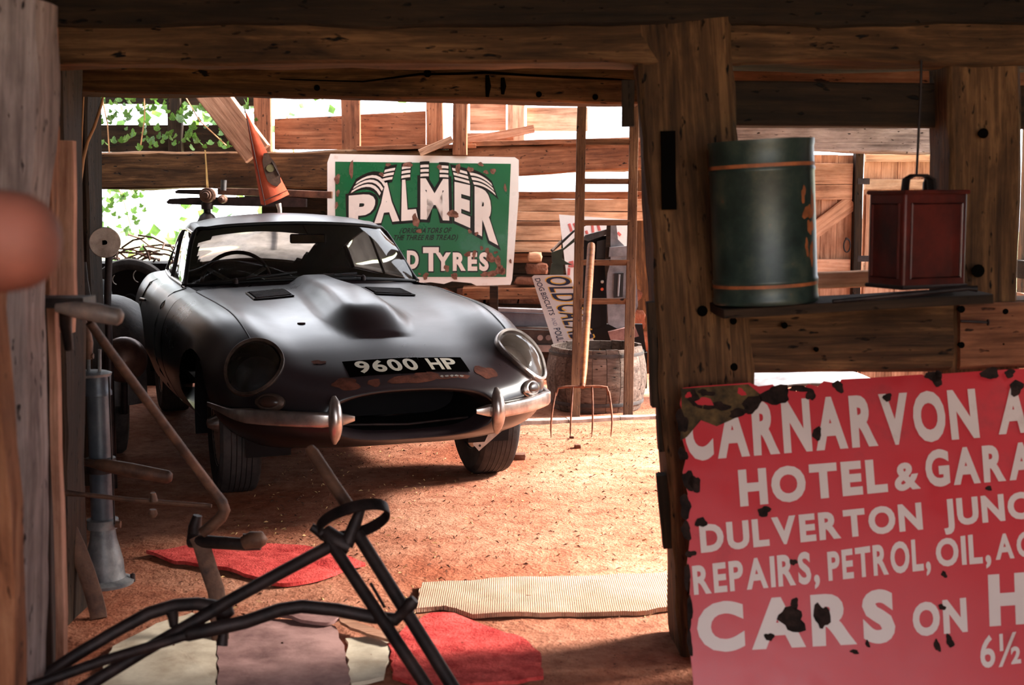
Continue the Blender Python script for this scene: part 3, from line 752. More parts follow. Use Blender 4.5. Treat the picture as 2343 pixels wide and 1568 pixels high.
for sgn in (-1, 1):
    g = MB().grid([[cab_pt(i, k, sgn) for k in range(cant, len(cab[0]))] for i in range(0, 2*NS-3)])
    obj('side_window', g, 'glass', car, 60, True)
    g = MB().grid([[cab_pt(i, k, sgn) for k in range(cant, len(cab[0]))] for i in range(2*NS-4, 3*NS+2)])
    obj('quarter_window', g, 'glass', car, 60, True)
    g = MB().grid([[cab_pt(i, k, sgn) for k in range(cant, len(cab[0]))] for i in range(3*NS+1, len(cab))])
    obj('rear_quarter', g, 'paint', car, 60, True)
    # chrome window frame, B pillar, drip rail
    fr = MB().tube([cab_pt(i, cant, sgn)+Vector((sgn*.004, 0, 0)) for i in range(0, 3*NS+2)], .009, 8)
    obj('drip_rail', fr, 'chrome', car, 60, True)
    fr = MB().tube([cab_pt(i, len(cab[0])-1, sgn)+Vector((sgn*.004, 0, .004)) for i in range(0, 3*NS+2)], .008, 8)
    obj('belt_trim', fr, 'chrome', car, 60, True)
    fr = MB().tube([cab_pt(2*NS-4, k, sgn) for k in range(cant, len(cab[0]))], .013, 8); obj('door_pillar', fr, 'grey_dark', car, 60, True)
    fr = MB().tube([cab_pt(3*NS+2, k, sgn) for k in range(cant, len(cab[0]))], .012, 8); obj('door_pillar', fr, 'paint', car, 60, True)
    fr = MB().tube([cab_pt(0, k, sgn) for k in range(cant, len(cab[0]))], [.013]*(PER)+[.018], 10); obj('windscreen_pillar', fr, 'black', car, 60, True)
    # door shut lines and handle
    for ui in (2.10, 3.02):
        pts = []
        for k in range(0, 30):
            zz = .845-.55*k/29
            best = min((p for r in sr for p in r if abs(r[0][1]-ui) < .04), key=lambda p: abs(p[2]-zz)+ (0 if p[0] > .5 else 1))
            pts.append(Vector((sgn*(best[0]+.001), ui, zz)))
        obj('shut_line', MB().tube(pts, .0035, 5), 'black', car, 60, True)
    # door
    obj('door_handle', MB().tube([(sgn*.815, 2.82, .735), (sgn*.835, 2.88, .735), (sgn*.815, 2.94, .735)], [.008, .011, .008], 8), 'chrome', car, 60, True)
# ---- windscreen, scuttle
def ws_base(t): return Vector((.648*t, 2.00+.20*t*t, .886-.034*t*t))
NT_ = 2*cant
def ws_top(j):
    k = j-cant; p = cab[0][abs(k)]; return Vector((math.copysign(p[0], k), p[1], p[2]-.004))
rows = []
for a in range(11):
    f = a/10; row = []
    for j in range(NT_+1):
        t = (j-cant)/cant; B = ws_base(t); T = ws_top(j); q = B.lerp(T, f); bul = .02*math.sin(math.pi*f); row.append(q+Vector((0, -bul, bul*.6)))
    rows.append(row)
obj('windscreen', MB().grid(rows), 'glass', car, 60, True)
obj('windscreen_trim', MB().tube([r for r in rows[0]], .009, 8), 'black', car, 60, True)
obj('header_trim', MB().tube([r+Vector((0, -.004, .0)) for r in rows[-1]], .010, 8), 'black', car, 60, True)
br = [p for p in mirror_grid(bonnet_rows())[-1] if p.z > .78 and abs(p.x) < .70]
rows2 = [[p+Vector((0, .008, -.004)) for p in br]]
for f in (.33, .66, 1.0, 1.15):
    rows2.append([ (p+Vector((0, .008, -.004))).lerp(ws_base(max(-1.02, min(1.02, p.x/.66)))+Vector((0, .02, -.006)), f) - Vector((0, 0, .012*math.sin(math.pi*min(f, 1)))) for p in br])
obj('scuttle', MB().grid(rows2), 'paint', car, 60, True)
# ---- seams on bonnet
def seam(pts, name='bonnet_seam', r=.0035, m='black', d=(0, 0, -1)):
    q = []
    for v, u in pts:
        h, n = cast((v, u, 2) if d[2] < 0 else (v, u, 2), d)
        if h is not None: q.append(h+n*.0008 if n.z > 0 else h-n*.0008)
    if len(q) > 1: obj(name, MB().tube(q, r, 6), m, car, 60, True)
for s in (-1, 1):
    seam([(s*(.575+.07*i/23), .47+1.45*i/23) for i in range(24)])
# ---- louvre panels either side of the bulge
for s in (-1, 1):
    def q2(a, b, off=.004):
        v = s*(.205+.205*a); u = 1.44 + .25*b - .05*a; h, n = cast((v, u, 2), (0, 0, -1)); n = n if n.z > 0 else -n; return h+n*off
    rows = [[q2(a/8, b/6) for a in range(9)] for b in range(7)]
    pn = obj('louvre_panel', MB().grid(rows), 'black', car, 40, True)
    for b in range(1, 12):
        mb = MB().tube([q2(.06+.88*a/6, b/12, .008) for a in range(7)], .0055, 6)
        o = link('louvre', mb.mesh('louvre', 40), 'iron', pn, False)
    fr = MB().tube([q2(a, 0, .005) for a in np.linspace(0, 1, 8)]+[q2(1, b, .005) for b in np.linspace(.15, 1, 6)]+[q2(a, 1, .005) for a in np.linspace(.9, 0, 8)]+[q2(0, b, .005) for b in np.linspace(.85, .15, 6)], .004, 6, True)
    link('louvre_frame', fr.mesh('louvre_frame', 40), 'paint', pn, False)
# ---- headlamps
for i in (0, 1):  # left lamp takes darker materials than the right
    n, e1, e2 = hl_axes(i); ring = []
    for k in range(40):
        a = 2*math.pi*k/40; p = HLC[i] + e1*HA*math.cos(a) + e2*HB*math.sin(a)
        h, nn = cast(p+n*.5, -n); h = h if h is not None else p; dn = (HLC[i]-h).dot(n)+.012; ring.append(h+n*max(0, dn)*.45+n*.003)
    rc = sum(ring, Vector())/len(ring)
    rim = obj('headlamp_rim', MB().tube([p+n*.004+(p-rc)*.03 for p in ring], 1.0, 8, True, flat=(.016 if i else .010, .008, tuple(n))), 'chrome' if i else 'dark_rim', car, 50, True, 'chrome headlamp surround' if i else 'dull dark headlamp surround')
    # glass cover domed between the rim
    rows = []
    for f in np.linspace(1, .02, 9): rows.append([rc.lerp(p, f)+n*(.055*(1-f*f))+n*.003 for p in ring+[ring[0]]])
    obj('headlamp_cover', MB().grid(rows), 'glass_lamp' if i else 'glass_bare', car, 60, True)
    # bowl and lamp behind it
    rows = [[p-n*.001 for p in ring+[ring[0]]], [rc.lerp(p, .93)-n*.10 for p in ring+[ring[0]]], [rc.lerp(p, .6)-n*.17 for p in ring+[ring[0]]], [rc.lerp(p, .02)-n*.18 for p in ring+[ring[0]]]]
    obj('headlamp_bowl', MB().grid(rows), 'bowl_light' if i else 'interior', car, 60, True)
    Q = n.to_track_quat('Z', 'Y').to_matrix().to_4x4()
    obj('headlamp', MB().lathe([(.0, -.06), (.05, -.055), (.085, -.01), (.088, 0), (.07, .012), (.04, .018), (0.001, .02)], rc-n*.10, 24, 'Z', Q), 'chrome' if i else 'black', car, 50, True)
# ---- bumpers, overriders, side lamps
def nose_pt(v, z, off):
    h, n = cast((v, -1, z), (0, 1, 0)); n = n if n.y < 0 else -n; return h+n*off
for s in (-1, 1):
    path = [Vector((s*.255, -.035, .452)), Vector((s*.30, -.040, .452))]
    for v in (.37, .42, .47, .52, .56, .595, .63, .66, .685):
        h, n = cast((s*v, -1, .452-.0*v), (0, 1, 0)); n = n if n.y < 0 else -n; path.append(h+Vector((s*.012, -.034, 0)))
    h2, n2 = cast((s*1.5, .50, .455), (-s, 0, 0)); path.append(h2+Vector((s*.02, 0, .004)))
    m = len(path); rr = [.35, .75]+[1.0]*(m-5)+[.85, .6, .3]
    obj('bumper', MB().tube(path, rr, 12, False, flat=(.030, .020, (0, 0, 1))), 'chrome', car, 50, True, 'dull chrome bumper blade')
    c = Vector((s*.338, -.055, .452)); pts = [c+Vector((0, .028-.045*math.cos((k-4)/4*1.2), (k-4)*.0235)) for k in range(9)]
    obj('overrider', MB().tube(pts, [.008, .019, .025, .028, .029, .028, .026, .021, .008], 14), 'chrome', car, 60, True)
    P = nose_pt(s*.555, .508, .004); hn, nn = cast((s*.555, -1, .508), (0, 1, 0)); nn = nn if nn.y < 0 else -nn
    Q = nn.to_track_quat('Z', 'Y').to_matrix().to_4x4()
    sl = obj('side_lamp', MB().lathe([(.058, -.006), (.058, .006), (.048, .014), (.044, .016)], P, 22, 'Z', Q @ Matrix.Diagonal((1.15, .62, 1, 1))), 'chrome' if s > 0 else 'dark_rim', car, 50, True)
    link('lens', MB().lathe([(.043, .012), (.036, .022), (.018, .027), (.001, .028)], P, 18, 'Z', Q @ Matrix.Diagonal((1.15, .62, 1, 1))).mesh('lens', 60), 'cap', sl, False)
# ---- intake throat
rows = mirror_grid(loft([st(.10, [(0,.530),(.11,.528),(.195,.519),(.252,.505),(.294,.484),(.308,.456),(.282,.408),(.185,.378),(0,.371)]), st(.45, [(0,.530),(.11,.528),(.195,.519),(.252,.505),(.294,.484),(.308,.456),(.282,.408),(.185,.378),(0,.371)])], 2, 4))
mb = MB().grid(rows); mb.box((-.31, .44, .38), (.31, .46, .54)); obj('intake_throat', mb, 'interior', car, 60, True)
mb = MB().tube([(-.27, .12, .402), (0, .10, .392), (.27, .12, .402)], .006, 8); obj('intake_bar', mb, 'iron', car, 60, True)
# ---- number plate strips and characters, conformed to the nose
PD = Vector((0, .80, -.60))
def skin(a, b, off, rot=0.0):
    """a lateral metres, b metres up the nose from plate centre"""
    o = Vector((a, .22, .638)) + Vector((0, .60, .80))*b - PD*.5
    h, n = cast(o, PD)
    if h is None: return Vector((a, .2, .6))
    n = n if n.dot(PD) < 0 else -n; return h+n*off
def strip(a0, a1, b0, b1, off, tilt=0.0):
    return MB().grid([[skin(a, b+tilt*(a-a0), off) for a in np.linspace(a0, a1, 14)] for b in np.linspace(b0, b1, 5)])
pl = obj('number_plate', strip(-.242, .078, -.112, .012, .0022, .0), 'hole', car, 40, True)
p2 = obj('number_plate', strip(.078, .272, -.108, .008, .0030, -.01), 'hole', car, 40, True)
def chars(txt, a0, a1, b0, b1, par, nm):
    mb = MB(); n = len(txt); w = (a1-a0)/n
    for i, ch in enumerate(txt): put_text(mb, ch, lambda x, y: skin(a0+w*(i+.06+.86*x), b0+(b1-b0)*y, .0045), .03, 1)
    link(nm, mb.mesh(nm, 60), 'plate_letter', par, False)
chars('9600', -.204, .062, -.096, .000, pl, 'number'); chars('HP', .102, .236, -.096, -.004, p2, 'number')
# rust patches on the nose
for j, (a, b, r, ry) in enumerate(((.0, -.150, .085, .030), (.14, -.146, .05, .014), (-.265, -.148, .055, .036), (-.155, -.158, .03, .020), (.345, -.105, .046, .046), (.23, -.142, .025, .016), (-.335, .025, .028, .016), (.07, -.118, .05, .024))):
    poly = disc_poly(a, b, r, 20, .3, ry, j+3); mb = MB()
    rings = [[skin(a+(x-a)*f, b+(y-b)*f, .0016) for x, y in poly+[poly[0]]] for f in (1, .66, .33, .02)]; mb.grid(rings)
    obj('rust_patch', mb, 'rust', car, 40, True)
mb = MB()
rr_ = random.Random(5)
for j in range(5):
    a = .135+.022*j; poly = disc_poly(a, -.142+rr_.uniform(-.006, .006), .008, 9, .4, .007, j); mb.grid([[skin(a+(x-a)*f, y, .0024) for x, y in poly+[poly[0]]] for f in (1, .02)])
obj('bare_metal_patch', mb, 'bright_metal', car, 40, True)
# ---- wheels
def wheel(u, v, steer, name='wheel'):
    w = bpy.data.objects.new(name, None); COL.objects.link(w); w.parent = car; w.location = (v, u, .315); w.rotation_euler = (0, 0, steer)
    prof = []
    for a in np.linspace(-1.25, 1.25, 9): prof.append((.255+.062*math.cos(a*.9)**.5 if abs(a) < 1.6 else .25, .085*math.sin(a)/math.sin(1.25)))
    prof = [(.19, -.075), (.235, -.085), (.285, -.090), (.308, -.078), (.315, -.062), (.315, .062), (.308, .078), (.285, .090), (.235, .085), (.19, .075), (.185, 0), (.19, -.075)]
    link('tyre', MB().lathe(prof, (0, 0, 0), 44, 'X').mesh('tyre', 30), 'rubber', w, False)
    for x in (-.045, -.022, 0, .022, .045):
        link('tread_groove', MB().tube([(x, .3152*math.cos(a), .3152*math.sin(a)) for a in np.linspace(0, 2*math.pi, 44, endpoint=False)], .0022, 5, True).mesh('tread_groove', 60), 'black', w, False)
    link('rim', MB().lathe([(.19, -.07), (.195, -.078), (.18, -.06), (.16, -.02), (.15, 0), (.16, .02), (.18, .06), (.195, .078), (.19, .07)], (0, 0, 0), 36, 'X').mesh('rim', 40), 'chrome', w, False)
    sp = MB(); sgn = 1 if v > 0 else -1
    for k in range(36):
        a = 2*math.pi*k/36; b = a+(.35 if k % 2 else -.35); sp.tube([(sgn*.05, .045*math.cos(b), .045*math.sin(b)), (sgn*(.0 if k % 4 < 2 else .04), .165*math.cos(a), .165*math.sin(a))], .0022, 5)
    link('spokes', sp.mesh('spokes', 60), 'chrome', w, False)
    link('hub', MB().lathe([(.0, sgn*.12), (.02, sgn*.115), (.045, sgn*.07), (.048, sgn*-.04), (0, sgn*-.05)], (0, 0, 0), 20, 'X').mesh('hub', 40), 'chrome', w, False)
    return w
for u, v in WHEELS:
    for s in (-1, 1): wheel(u, s*v, (-.03 if u < 1 else 0))
for u, v in WHEELS:
    for s in (-1, 1):
        rows = [[Vector((s*(x if x < .6 else (.60 if math.cos(a) < 0 else .73)), u+.352*math.cos(a), max(.212, .31+.352*math.sin(a)))) for a in np.linspace(-.29, math.pi+.29, 20)] for x in (.405, .55, .70)]
        mb = MB().grid(rows); mb.add([rows[0][0]]+rows[0][1:], [tuple(range(20))]); obj('wheel_well', mb, 'interior', car, 60, True)
M4 = Matrix.Translation((.50, .52, .235)) @ Matrix.Rotation(-.45, 4, 'Z') @ Matrix.Rotation(R(-42), 4, 'Y')
obj('bracket', MB().box((-.075, -.004, -.022), (.075, .004, .022), M4), 'bright_metal', car, 30, True, 'loose pale metal bracket')
obj('bracket_hole', MB().lathe([(.006, -.0046), (.006, .0046)], (0, 0, 0), 10, 'Y', M4 @ Matrix.Translation((-.055, 0, -.006))), 'black', car, 30, True)
# ---- wipers, mirror, steering wheel, dash, seats
for (t0, a1, f1) in ((-.62, -.12, .10), (-.06, .40, .07), (.45, .10, .05)):
    b = ws_base(t0)+Vector((0, -.035, .004)); piv = MB().lathe([(.014, -.01), (.013, .012), (.006, .02), (.001, .021)], b, 14); w = obj('wiper', piv, 'iron', car, 40, True)
    e = ws_base(a1)+Vector((0, -.012+.05*f1, .30*f1+.012)); e0 = b.lerp(e, .55)+Vector((0, -.012, .01))
    link('wiper_arm', MB().tube([b+Vector((0, 0, .012)), b.lerp(e0, .5)+Vector((0, -.004, .01)), e0], .0045, 6).mesh('wiper_arm', 60), 'iron', w, False)
    d = (ws_base(a1)-ws_base(t0)).normalized(); bl = [ws_base(t)+Vector((0, -.014+.05*f1, .26*f1*k_/6+.014)) for k_, t in enumerate(np.linspace(t0+(a1-t0)*.18, a1, 7))]
    link('wiper_blade', MB().tube(bl, .006, 6).mesh('wiper_blade', 60), 'black', w, False)
mr = obj('rear_view_mirror', MB().box((-.105, -.012, -.028), (.105, .012, .028), Matrix.Translation((.085, 2.49, 1.093)) @ Matrix.Rotation(-.30, 4, 'Z')), 'black', car, 30, True)
bv = mr.modifiers.new('bevel', 'BEVEL'); bv.width = .012; bv.segments = 3
link('mirror_back', MB().box((-.096, -.0135, -.021), (.096, -.0122, .021), Matrix.Translation((.085, 2.49, 1.093)) @ Matrix.Rotation(-.30, 4, 'Z')).mesh('mirror_back', 30), 'mirror_tan', mr, False)
link('mirror_stem', MB().tube([(.085, 2.485, 1.115), (.05, 2.47, 1.175)], .006, 8).mesh('mirror_stem', 60), 'black', mr, False)
sw = bpy.data.objects.new('steering_wheel', None); COL.objects.link(sw); sw.parent = car; sw.location = (-.33, 2.52, .84); sw.rotation_euler = (R(-68), 0, 0)
link('wheel_rim', MB().tube([(.195*math.cos(a), .195*math.sin(a), 0) for a in np.linspace(0, 2*math.pi, 36, endpoint=False)], .011, 8, True).mesh('wheel_rim', 60), 'brown_dark', sw, False)
for a in (math.pi/2+2.1, math.pi/2-2.1, math.pi/2): link('wheel_spoke', MB().tube([(0, 0, -.02), (.19*math.cos(a), .19*math.sin(a), 0)], .012, 6).mesh('wheel_spoke', 60), 'chrome', sw, False)
obj('dashboard', MB().prism([(-.62, .70), (-.62, .852), (-.3, .880), (.3, .880), (.62, .852), (.62, .70)], lambda a, b, t: Vector((a, t, b)), 2.22, 2.42), 'interior', car, 30, True)
obj('cabin_floor', MB().box((-.60, 2.0, .30), (.60, 4.2, .33)).box((-.60, 1.97, .30), (.60, 1.99, .84)).box((-.6, 3.2, .33), (.6, 4.1, .58)), 'interior', car, 30, True)
hlm = MB(); hlm.v = [Vector((p.x*.965, p.y, p.z-.016)) for p in rm.v]; hlm.f = rm.f; me = hlm.mesh('headlining', 60); tidy(me); obj('headlining', me, 'interior', car, 60, True)
for sgn in (-1, 1):
    g = MB().grid([[cab_pt(i, k, sgn)+Vector((-sgn*.02, 0, -.004)) for k in range(cant, len(cab[0]))] for i in range(3*NS+2, len(cab))]); obj('quarter_trim', g, 'interior', car, 60, True)
    g = MB().grid([[Vector((sgn*(p[0]-.03), p[1], p[2])) for p in r[:26]] for r in sr[1:]]); obj('door_trim', g, 'interior', car, 60, True)
for s in (-1, 1):
    obj('seat', MB().box((s*.33-.21, 2.62, .33), (s*.33+.21, 3.05, .52)).box((s*.33-.20, 3.02, .48), (s*.33+.20, 3.14, .80), Matrix.Translation((0, 0, 0))), 'interior', car, 30, True)
obj('horn_hole', MB().lathe([(.0, .001), (.018, .001), (.019, 0)], skin(-.30, .43, .002), 14, 'Z'), 'rust', car, 30, True)

# ================================================================ SIGNS
class Panel:
    """flat panel given by a plane; maps photograph pixels and local (a,b) metres onto it"""
    def __init__(s, O, right, up):
        s.O = Vector(O); s.r = Vector(right).normalized(); u = Vector(up); s.u = (u - s.r*u.dot(s.r)).normalized(); s.n = s.r.cross(s.u)
        if s.n.y > 0: s.n = -s.n
    def px(s, x, y, off=0.0): return on_plane(x, y, s.O, s.n) + s.n*off
    def ab(s, x, y): p = s.px(x, y)-s.O; return p.dot(s.r), p.dot(s.u)
    def pt(s, a, b, off=0.0): return s.O + s.r*a + s.u*b + s.n*off
def plate(P, poly, t=.003, back=None):
    return MB().prism(poly, lambda a, b, o: P.pt(a, b, o), -t, 0.0)
def quad_text(mb, P, txt, bl, br, hl, hr, off, bold=.02, sx=1.0, cuts=0):
    """text filling the pixel quad: baseline from bl to br, cap heights hl/hr in px"""
    A = P.ab(*bl); B = P.ab(*br); C = P.ab(bl[0]+hl[0], bl[1]+hl[1]); D = P.ab(br[0]+hr[0], br[1]+hr[1])
    def fn(x, y):
        a0 = A[0]+(B[0]-A[0])*x; b0 = A[1]+(B[1]-A[1])*x; a1 = C[0]+(D[0]-C[0])*x; b1 = C[1]+(D[1]-C[1])*x
        return P.pt(a0+(a1-a0)*y, b0+(b1-b0)*y, off)
    put_text(mb, txt, fn, bold, cuts)
# ---- red enamel garage sign leaning on the frame
def red_sign():
    top = at(1900, 860, 3.545); bot = ground(1900, 1640); bot = Vector((top.x, 3.16, .0))
    P = Panel(top, (1, 0, 0), top-bot)
    t = thing('garage_sign', 'large chipped red enamel garage sign with cream lettering leaning on the timber frame', 'sign', (1.0, 3.2, 0))
    TL = [(1562, 888), (1600, 884), (1660, 880), (1715, 876), (1735, 884), (1768, 880), (1785, 896), (1806, 888), (1822, 896), (1850, 880), (1872, 884), (1885, 872), (1920, 878), (1925, 868), (2000, 864), (2110, 857), (2120, 864), (2150, 856), (2235, 850), (2300, 846), (2343, 844), (2620, 828)]
    BR = [(2640, 1590), (2300, 1606), (1590, 1640)]
    LE = [(1586, 1560), (1578, 1480), (1576, 1400), (1580, 1330), (1572, 1290), (1578, 1240), (1566, 1180), (1574, 1130), (1562, 1080), (1572, 1040), (1560, 1000), (1568, 960), (1556, 925)]
    poly = [P.ab(x, y) for x, y in TL+BR+LE]
    zmin = .004
    body = []
    for a, b in poly:
        p = P.pt(a, b)
        if p.z < zmin: b += (zmin-p.z)/P.u.z
        body.append((a, b))
    obj('panel', plate(P, body), 'red_enamel', t, 20)
    lines = [('CARNARVON', (1570, 1056), (2242, 1002), (-6, -128), (-12, -112), .05), ('A', (2285, 995), (2352, 990), (0, -110), (0, -110), .05),
             ('HOTEL', (1694, 1160), (2032, 1126), (-6, -84), (-6, -76), .05), ('&', (2048, 1126), (2107, 1119), (-4, -64), (-4, -64), .04), ('GARAGE', (2120, 1116), (2478, 1086), (-6, -84), (-6, -84), .045),
             ('DULVERTON', (1604, 1266), (2112, 1212), (-5, -64), (-5, -62), .045), ('JUNCTION', (2160, 1206), (2560, 1166), (-5, -62), (-5, -60), .045),
             ('REPAIRS,', (1588, 1362), (1876, 1334), (-5, -66), (-4, -74), .035), ('PETROL,', (1896, 1330), (2130, 1304), (-4, -66), (-4, -74), .035), ('OIL,', (2143, 1298), (2268, 1288), (-4, -62), (-4, -70), .035), ('ACCE', (2278, 1282), (2440, 1266), (-2, -58), (-2, -58), .035),
             ('CARS', (1598, 1494), (2050, 1470), (-6, -112), (-6, -122), .055), ('ON', (2090, 1458), (2214, 1446), (-4, -76), (-4, -78), .05), ('H', (2264, 1434), (2350, 1428), (-4, -118), (-4, -118), .055), ('6½', (2244, 1530), (2336, 1518), (-3, -72), (-3, -72), .02)]
    for txt, bl, br, hl, hr, bold in lines:
        mb = MB(); quad_text(mb, P, txt, bl, br, hl, hr, .0012, bold); obj('lettering', mb, 'letter', t, 30)
    rr = random.Random(11)
    chips = [(1869, 993, 12, 14), (2030, 910, 9, 11), (1748, 1171, 15, 12), (1604, 1196, 12, 13), (1815, 1287, 8, 8), (1812, 1418, 32, 26), (1818, 1382, 10, 12), (1880, 1410, 17, 30), (1760, 1458, 10, 10), (2155, 1390, 8, 7), (2173, 1468, 9, 14), (2144, 1478, 7, 14), (2160, 1315, 6, 8), (2262, 1118, 6, 7),
             (1775, 905, 30, 26), (1720, 925, 22, 20), (1830, 890, 22, 9), (1918, 885, 12, 14), (1855, 905, 10, 14), (2135, 862, 22, 10), (2145, 868, 12, 18), (2265, 855, 18, 16), (2325, 888, 16, 18), (2310, 855, 12, 10),
             (1575, 1100, 16, 20), (1590, 1108, 12, 22), (1568, 1160, 14, 26), (1570, 1215, 12, 20), (1580, 1268, 12, 8), (1562, 1040, 12, 14), (1560, 965, 14, 26), (1572, 1320, 7, 30), (1578, 1400, 6, 40), (1578, 1470, 6, 30), (1985, 1474, 5, 8), (1955, 1492, 10, 5)]
    for j, (x, y, rx, ry) in enumerate(chips):
        a, b = P.ab(x, y); k = (P.ab(x+1, y)[0]-a); mb = MB().prism(disc_poly(a, b, rx*k, 16, .38, ry*k, j), lambda u, v, o: P.pt(u, v, o), .0010, .0022); obj('chip', mb, 'chip', t, 20)
    # corroded top left corner
    pts = [(1558, 890), (1640, 884), (1712, 880), (1742, 905), (1728, 932), (1700, 948), (1672, 962), (1640, 976), (1604, 962), (1572, 1000), (1556, 1010), (1560, 950)]
    obj('chip', MB().prism([P.ab(*q) for q in pts], lambda u, v, o: P.pt(u, v, o), .0008, .0018), 'chip_brown', t, 20)
    for j, (x, y, rx, ry) in enumerate(((1640, 930, 26, 12), (1590, 915, 14, 20), (1690, 945, 24, 10), (1615, 900, 18, 8))):
        a, b = P.ab(x, y); k = (P.ab(x+1, y)[0]-a); obj('chip', MB().prism(disc_poly(a, b, rx*k, 16, .5, ry*k, j+60), lambda u, v, o: P.pt(u, v, o), .0016, .0026), 'chip', t, 20)
    for j, (x, y, rx, ry) in enumerate(((1612, 920, 16, 12), (1696, 898, 9, 9), (1575, 905, 6, 8))):
        a, b = P.ab(x, y); k = (P.ab(x+1, y)[0]-a); obj('red_flake', MB().prism(disc_poly(a, b, rx*k, 12, .5, ry*k, j+80), lambda u, v, o: P.pt(u, v, o), .0018, .003), 'red_enamel', t, 20)
red_sign()
# ---- green tyre sign behind the car
def green_sign():
    Y = 9.30; P = Panel(at(968, 500, Y), (1, 0, 0), (0, .05, 1))
    t = thing('tyre_sign', 'green enamel tyre sign with white border and arched PALMER lettering behind the car', 'sign', (P.O.x, Y, 0))
    C = [(756, 352), (1178, 360), (1187, 366), (1187, 450), (1172, 640), (1168, 652), (1090, 654), (1078, 648), (1034, 644), (1016, 650), (985, 646), (940, 650), (800, 648), (752, 646), (749, 640), (749, 372)]
    poly = [P.ab(*c) for c in C]
    obj('border', plate(P, poly, .006), 'w_border', t, 20)
    obj('field', MB().prism([P.ab(*c) for c in ((767, 370), (1169, 375), (1158, 634), (767, 634))], lambda a, b, o: P.pt(a, b, o), 0, .0015), 'w_green', t, 20)
    # arched lettering: pixel frame, letter boxes as (x_bl, y_bl, x_br, y_br, x_tl, y_tl, x_tr, y_tr)
    L = [('P', (798, 520, 846, 524, 798, 448, 864, 442)), ('A', (856, 512, 914, 506, 872, 420, 896, 416)), ('L', (918, 506, 957, 503, 920, 412, 938, 410)), ('M', (962, 502, 1028, 505, 962, 408, 1026, 410)), ('E', (1040, 506, 1076, 522, 1040, 416, 1076, 424)), ('R', (1086, 532, 1140, 562, 1086, 426, 1136, 444))]
    def box_fn(q, off, gx=0.0, gy=0.0):
        xb, yb, xb2, yb2, xt, yt, xt2, yt2 = q
        def fn(x, y):
            x = -gx+(1+2*gx)*x; y = -gy+(1+2*gy)*y
            x0 = xb+(xb2-xb)*x; y0 = yb+(yb2-yb)*x; x1 = xt+(xt2-xt)*x; y1 = yt+(yt2-yt)*x
            return P.px(x0+(x1-x0)*y, y0+(y1-y0)*y, off)
        return fn
    sh = MB(); fg = MB()
    for ch, q in L:
        put_text(sh, ch, box_fn(q, .0022, .11, .07), .10, 1); put_text(fg, ch, box_fn(q, .0034), .028 if ch == 'M' else .062, 1)
    # stripes above the letter tops with black backing
    tops = [((800, 447), (840, 432), (866, 452)), ((872, 420), (884, 417), (896, 415)), ((918, 413), (928, 411), (938, 410)), ((962, 409), (971, 408), (981, 408)), ((1006, 410), (1016, 410), (1026, 411)), ((1042, 416), (1058, 420), (1076, 425)), ((1086, 427), (1112, 434), (1136, 452))]
    dirs = [(17, -32), (9, -32), (2, -32), (0, -32), (0, -32), (-8, -33), (-12, -33)]
    def curve(tp):
        (x0, y0), (x1, y1), (x2, y2) = tp; cx, cy = 2*x1-(x0+x2)/2, 2*y1-(y0+y2)/2
        return [((1-f)**2*x0+2*f*(1-f)*cx+f*f*x2, (1-f)**2*y0+2*f*(1-f)*cy+f*f*y2) for f in np.linspace(0, 1, 8)]
    tops = [curve(tp) for tp in tops]
    for tp, d in zip(tops, dirs):
        poly = [P.ab(x, y) for x, y in tp] + [P.ab(x+d[0]*1.12, y+d[1]*1.12) for x, y in reversed(tp)]
        cx = sum(p[0] for p in poly)/len(poly); cy = sum(p[1] for p in poly)/len(poly)
        sh.prism([(cx+(a-cx)*1.16, cy+(b-cy)*1.16) for a, b in poly], lambda a, b, o: P.pt(a, b, o), .0016, .0023)
        for k in range(3):
            f0, f1 = .14+.32*k, .33+.32*k
            def arc(f): return [P.ab(x+d[0]*f, y+d[1]*f) for x, y in tp]
            obj('stripe', MB().prism(arc(f0)+list(reversed(arc(f1))), lambda a, b, o: P.pt(a, b, o), .0024, .0034), 'w_white', t, 30)
    obj('letter_shadow', sh, 'w_black', t, 30); obj('lettering', fg, 'w_white', t, 30); pass
    for txt, bl, br, h, bold, sk in (('(ORIGINATORS OF', (914, 534), (1030, 533), 12, .02, 4), ('THE THREE RIB TREAD)', (898, 550), (1046, 549), 12, .02, 4)):
        mb = MB(); quad_text(mb, P, txt, bl, br, (sk, -h), (sk, -h), .0022, bold); obj('lettering', mb, 'w_black', t, 30)
    for txt, bl, br, h in (('C', (822, 612), (862, 612), 62), ('ORD', (868, 614), (958, 616), 42), ('T', (968, 621), (1004, 621), 55), ('YRES', (996, 620), (1118, 620), 42)):
        mb = MB(); quad_text(mb, P, txt, (bl[0]-3, bl[1]+3), (br[0]+3, br[1]+3), (0, -h-6), (0, -h-6), .0022, .075); obj('letter_shadow', mb, 'w_black', t, 30)
        mb = MB(); quad_text(mb, P, txt, bl, br, (0, -h), (0, -h), .0034, .05); obj('lettering', mb, 'w_white', t, 30)
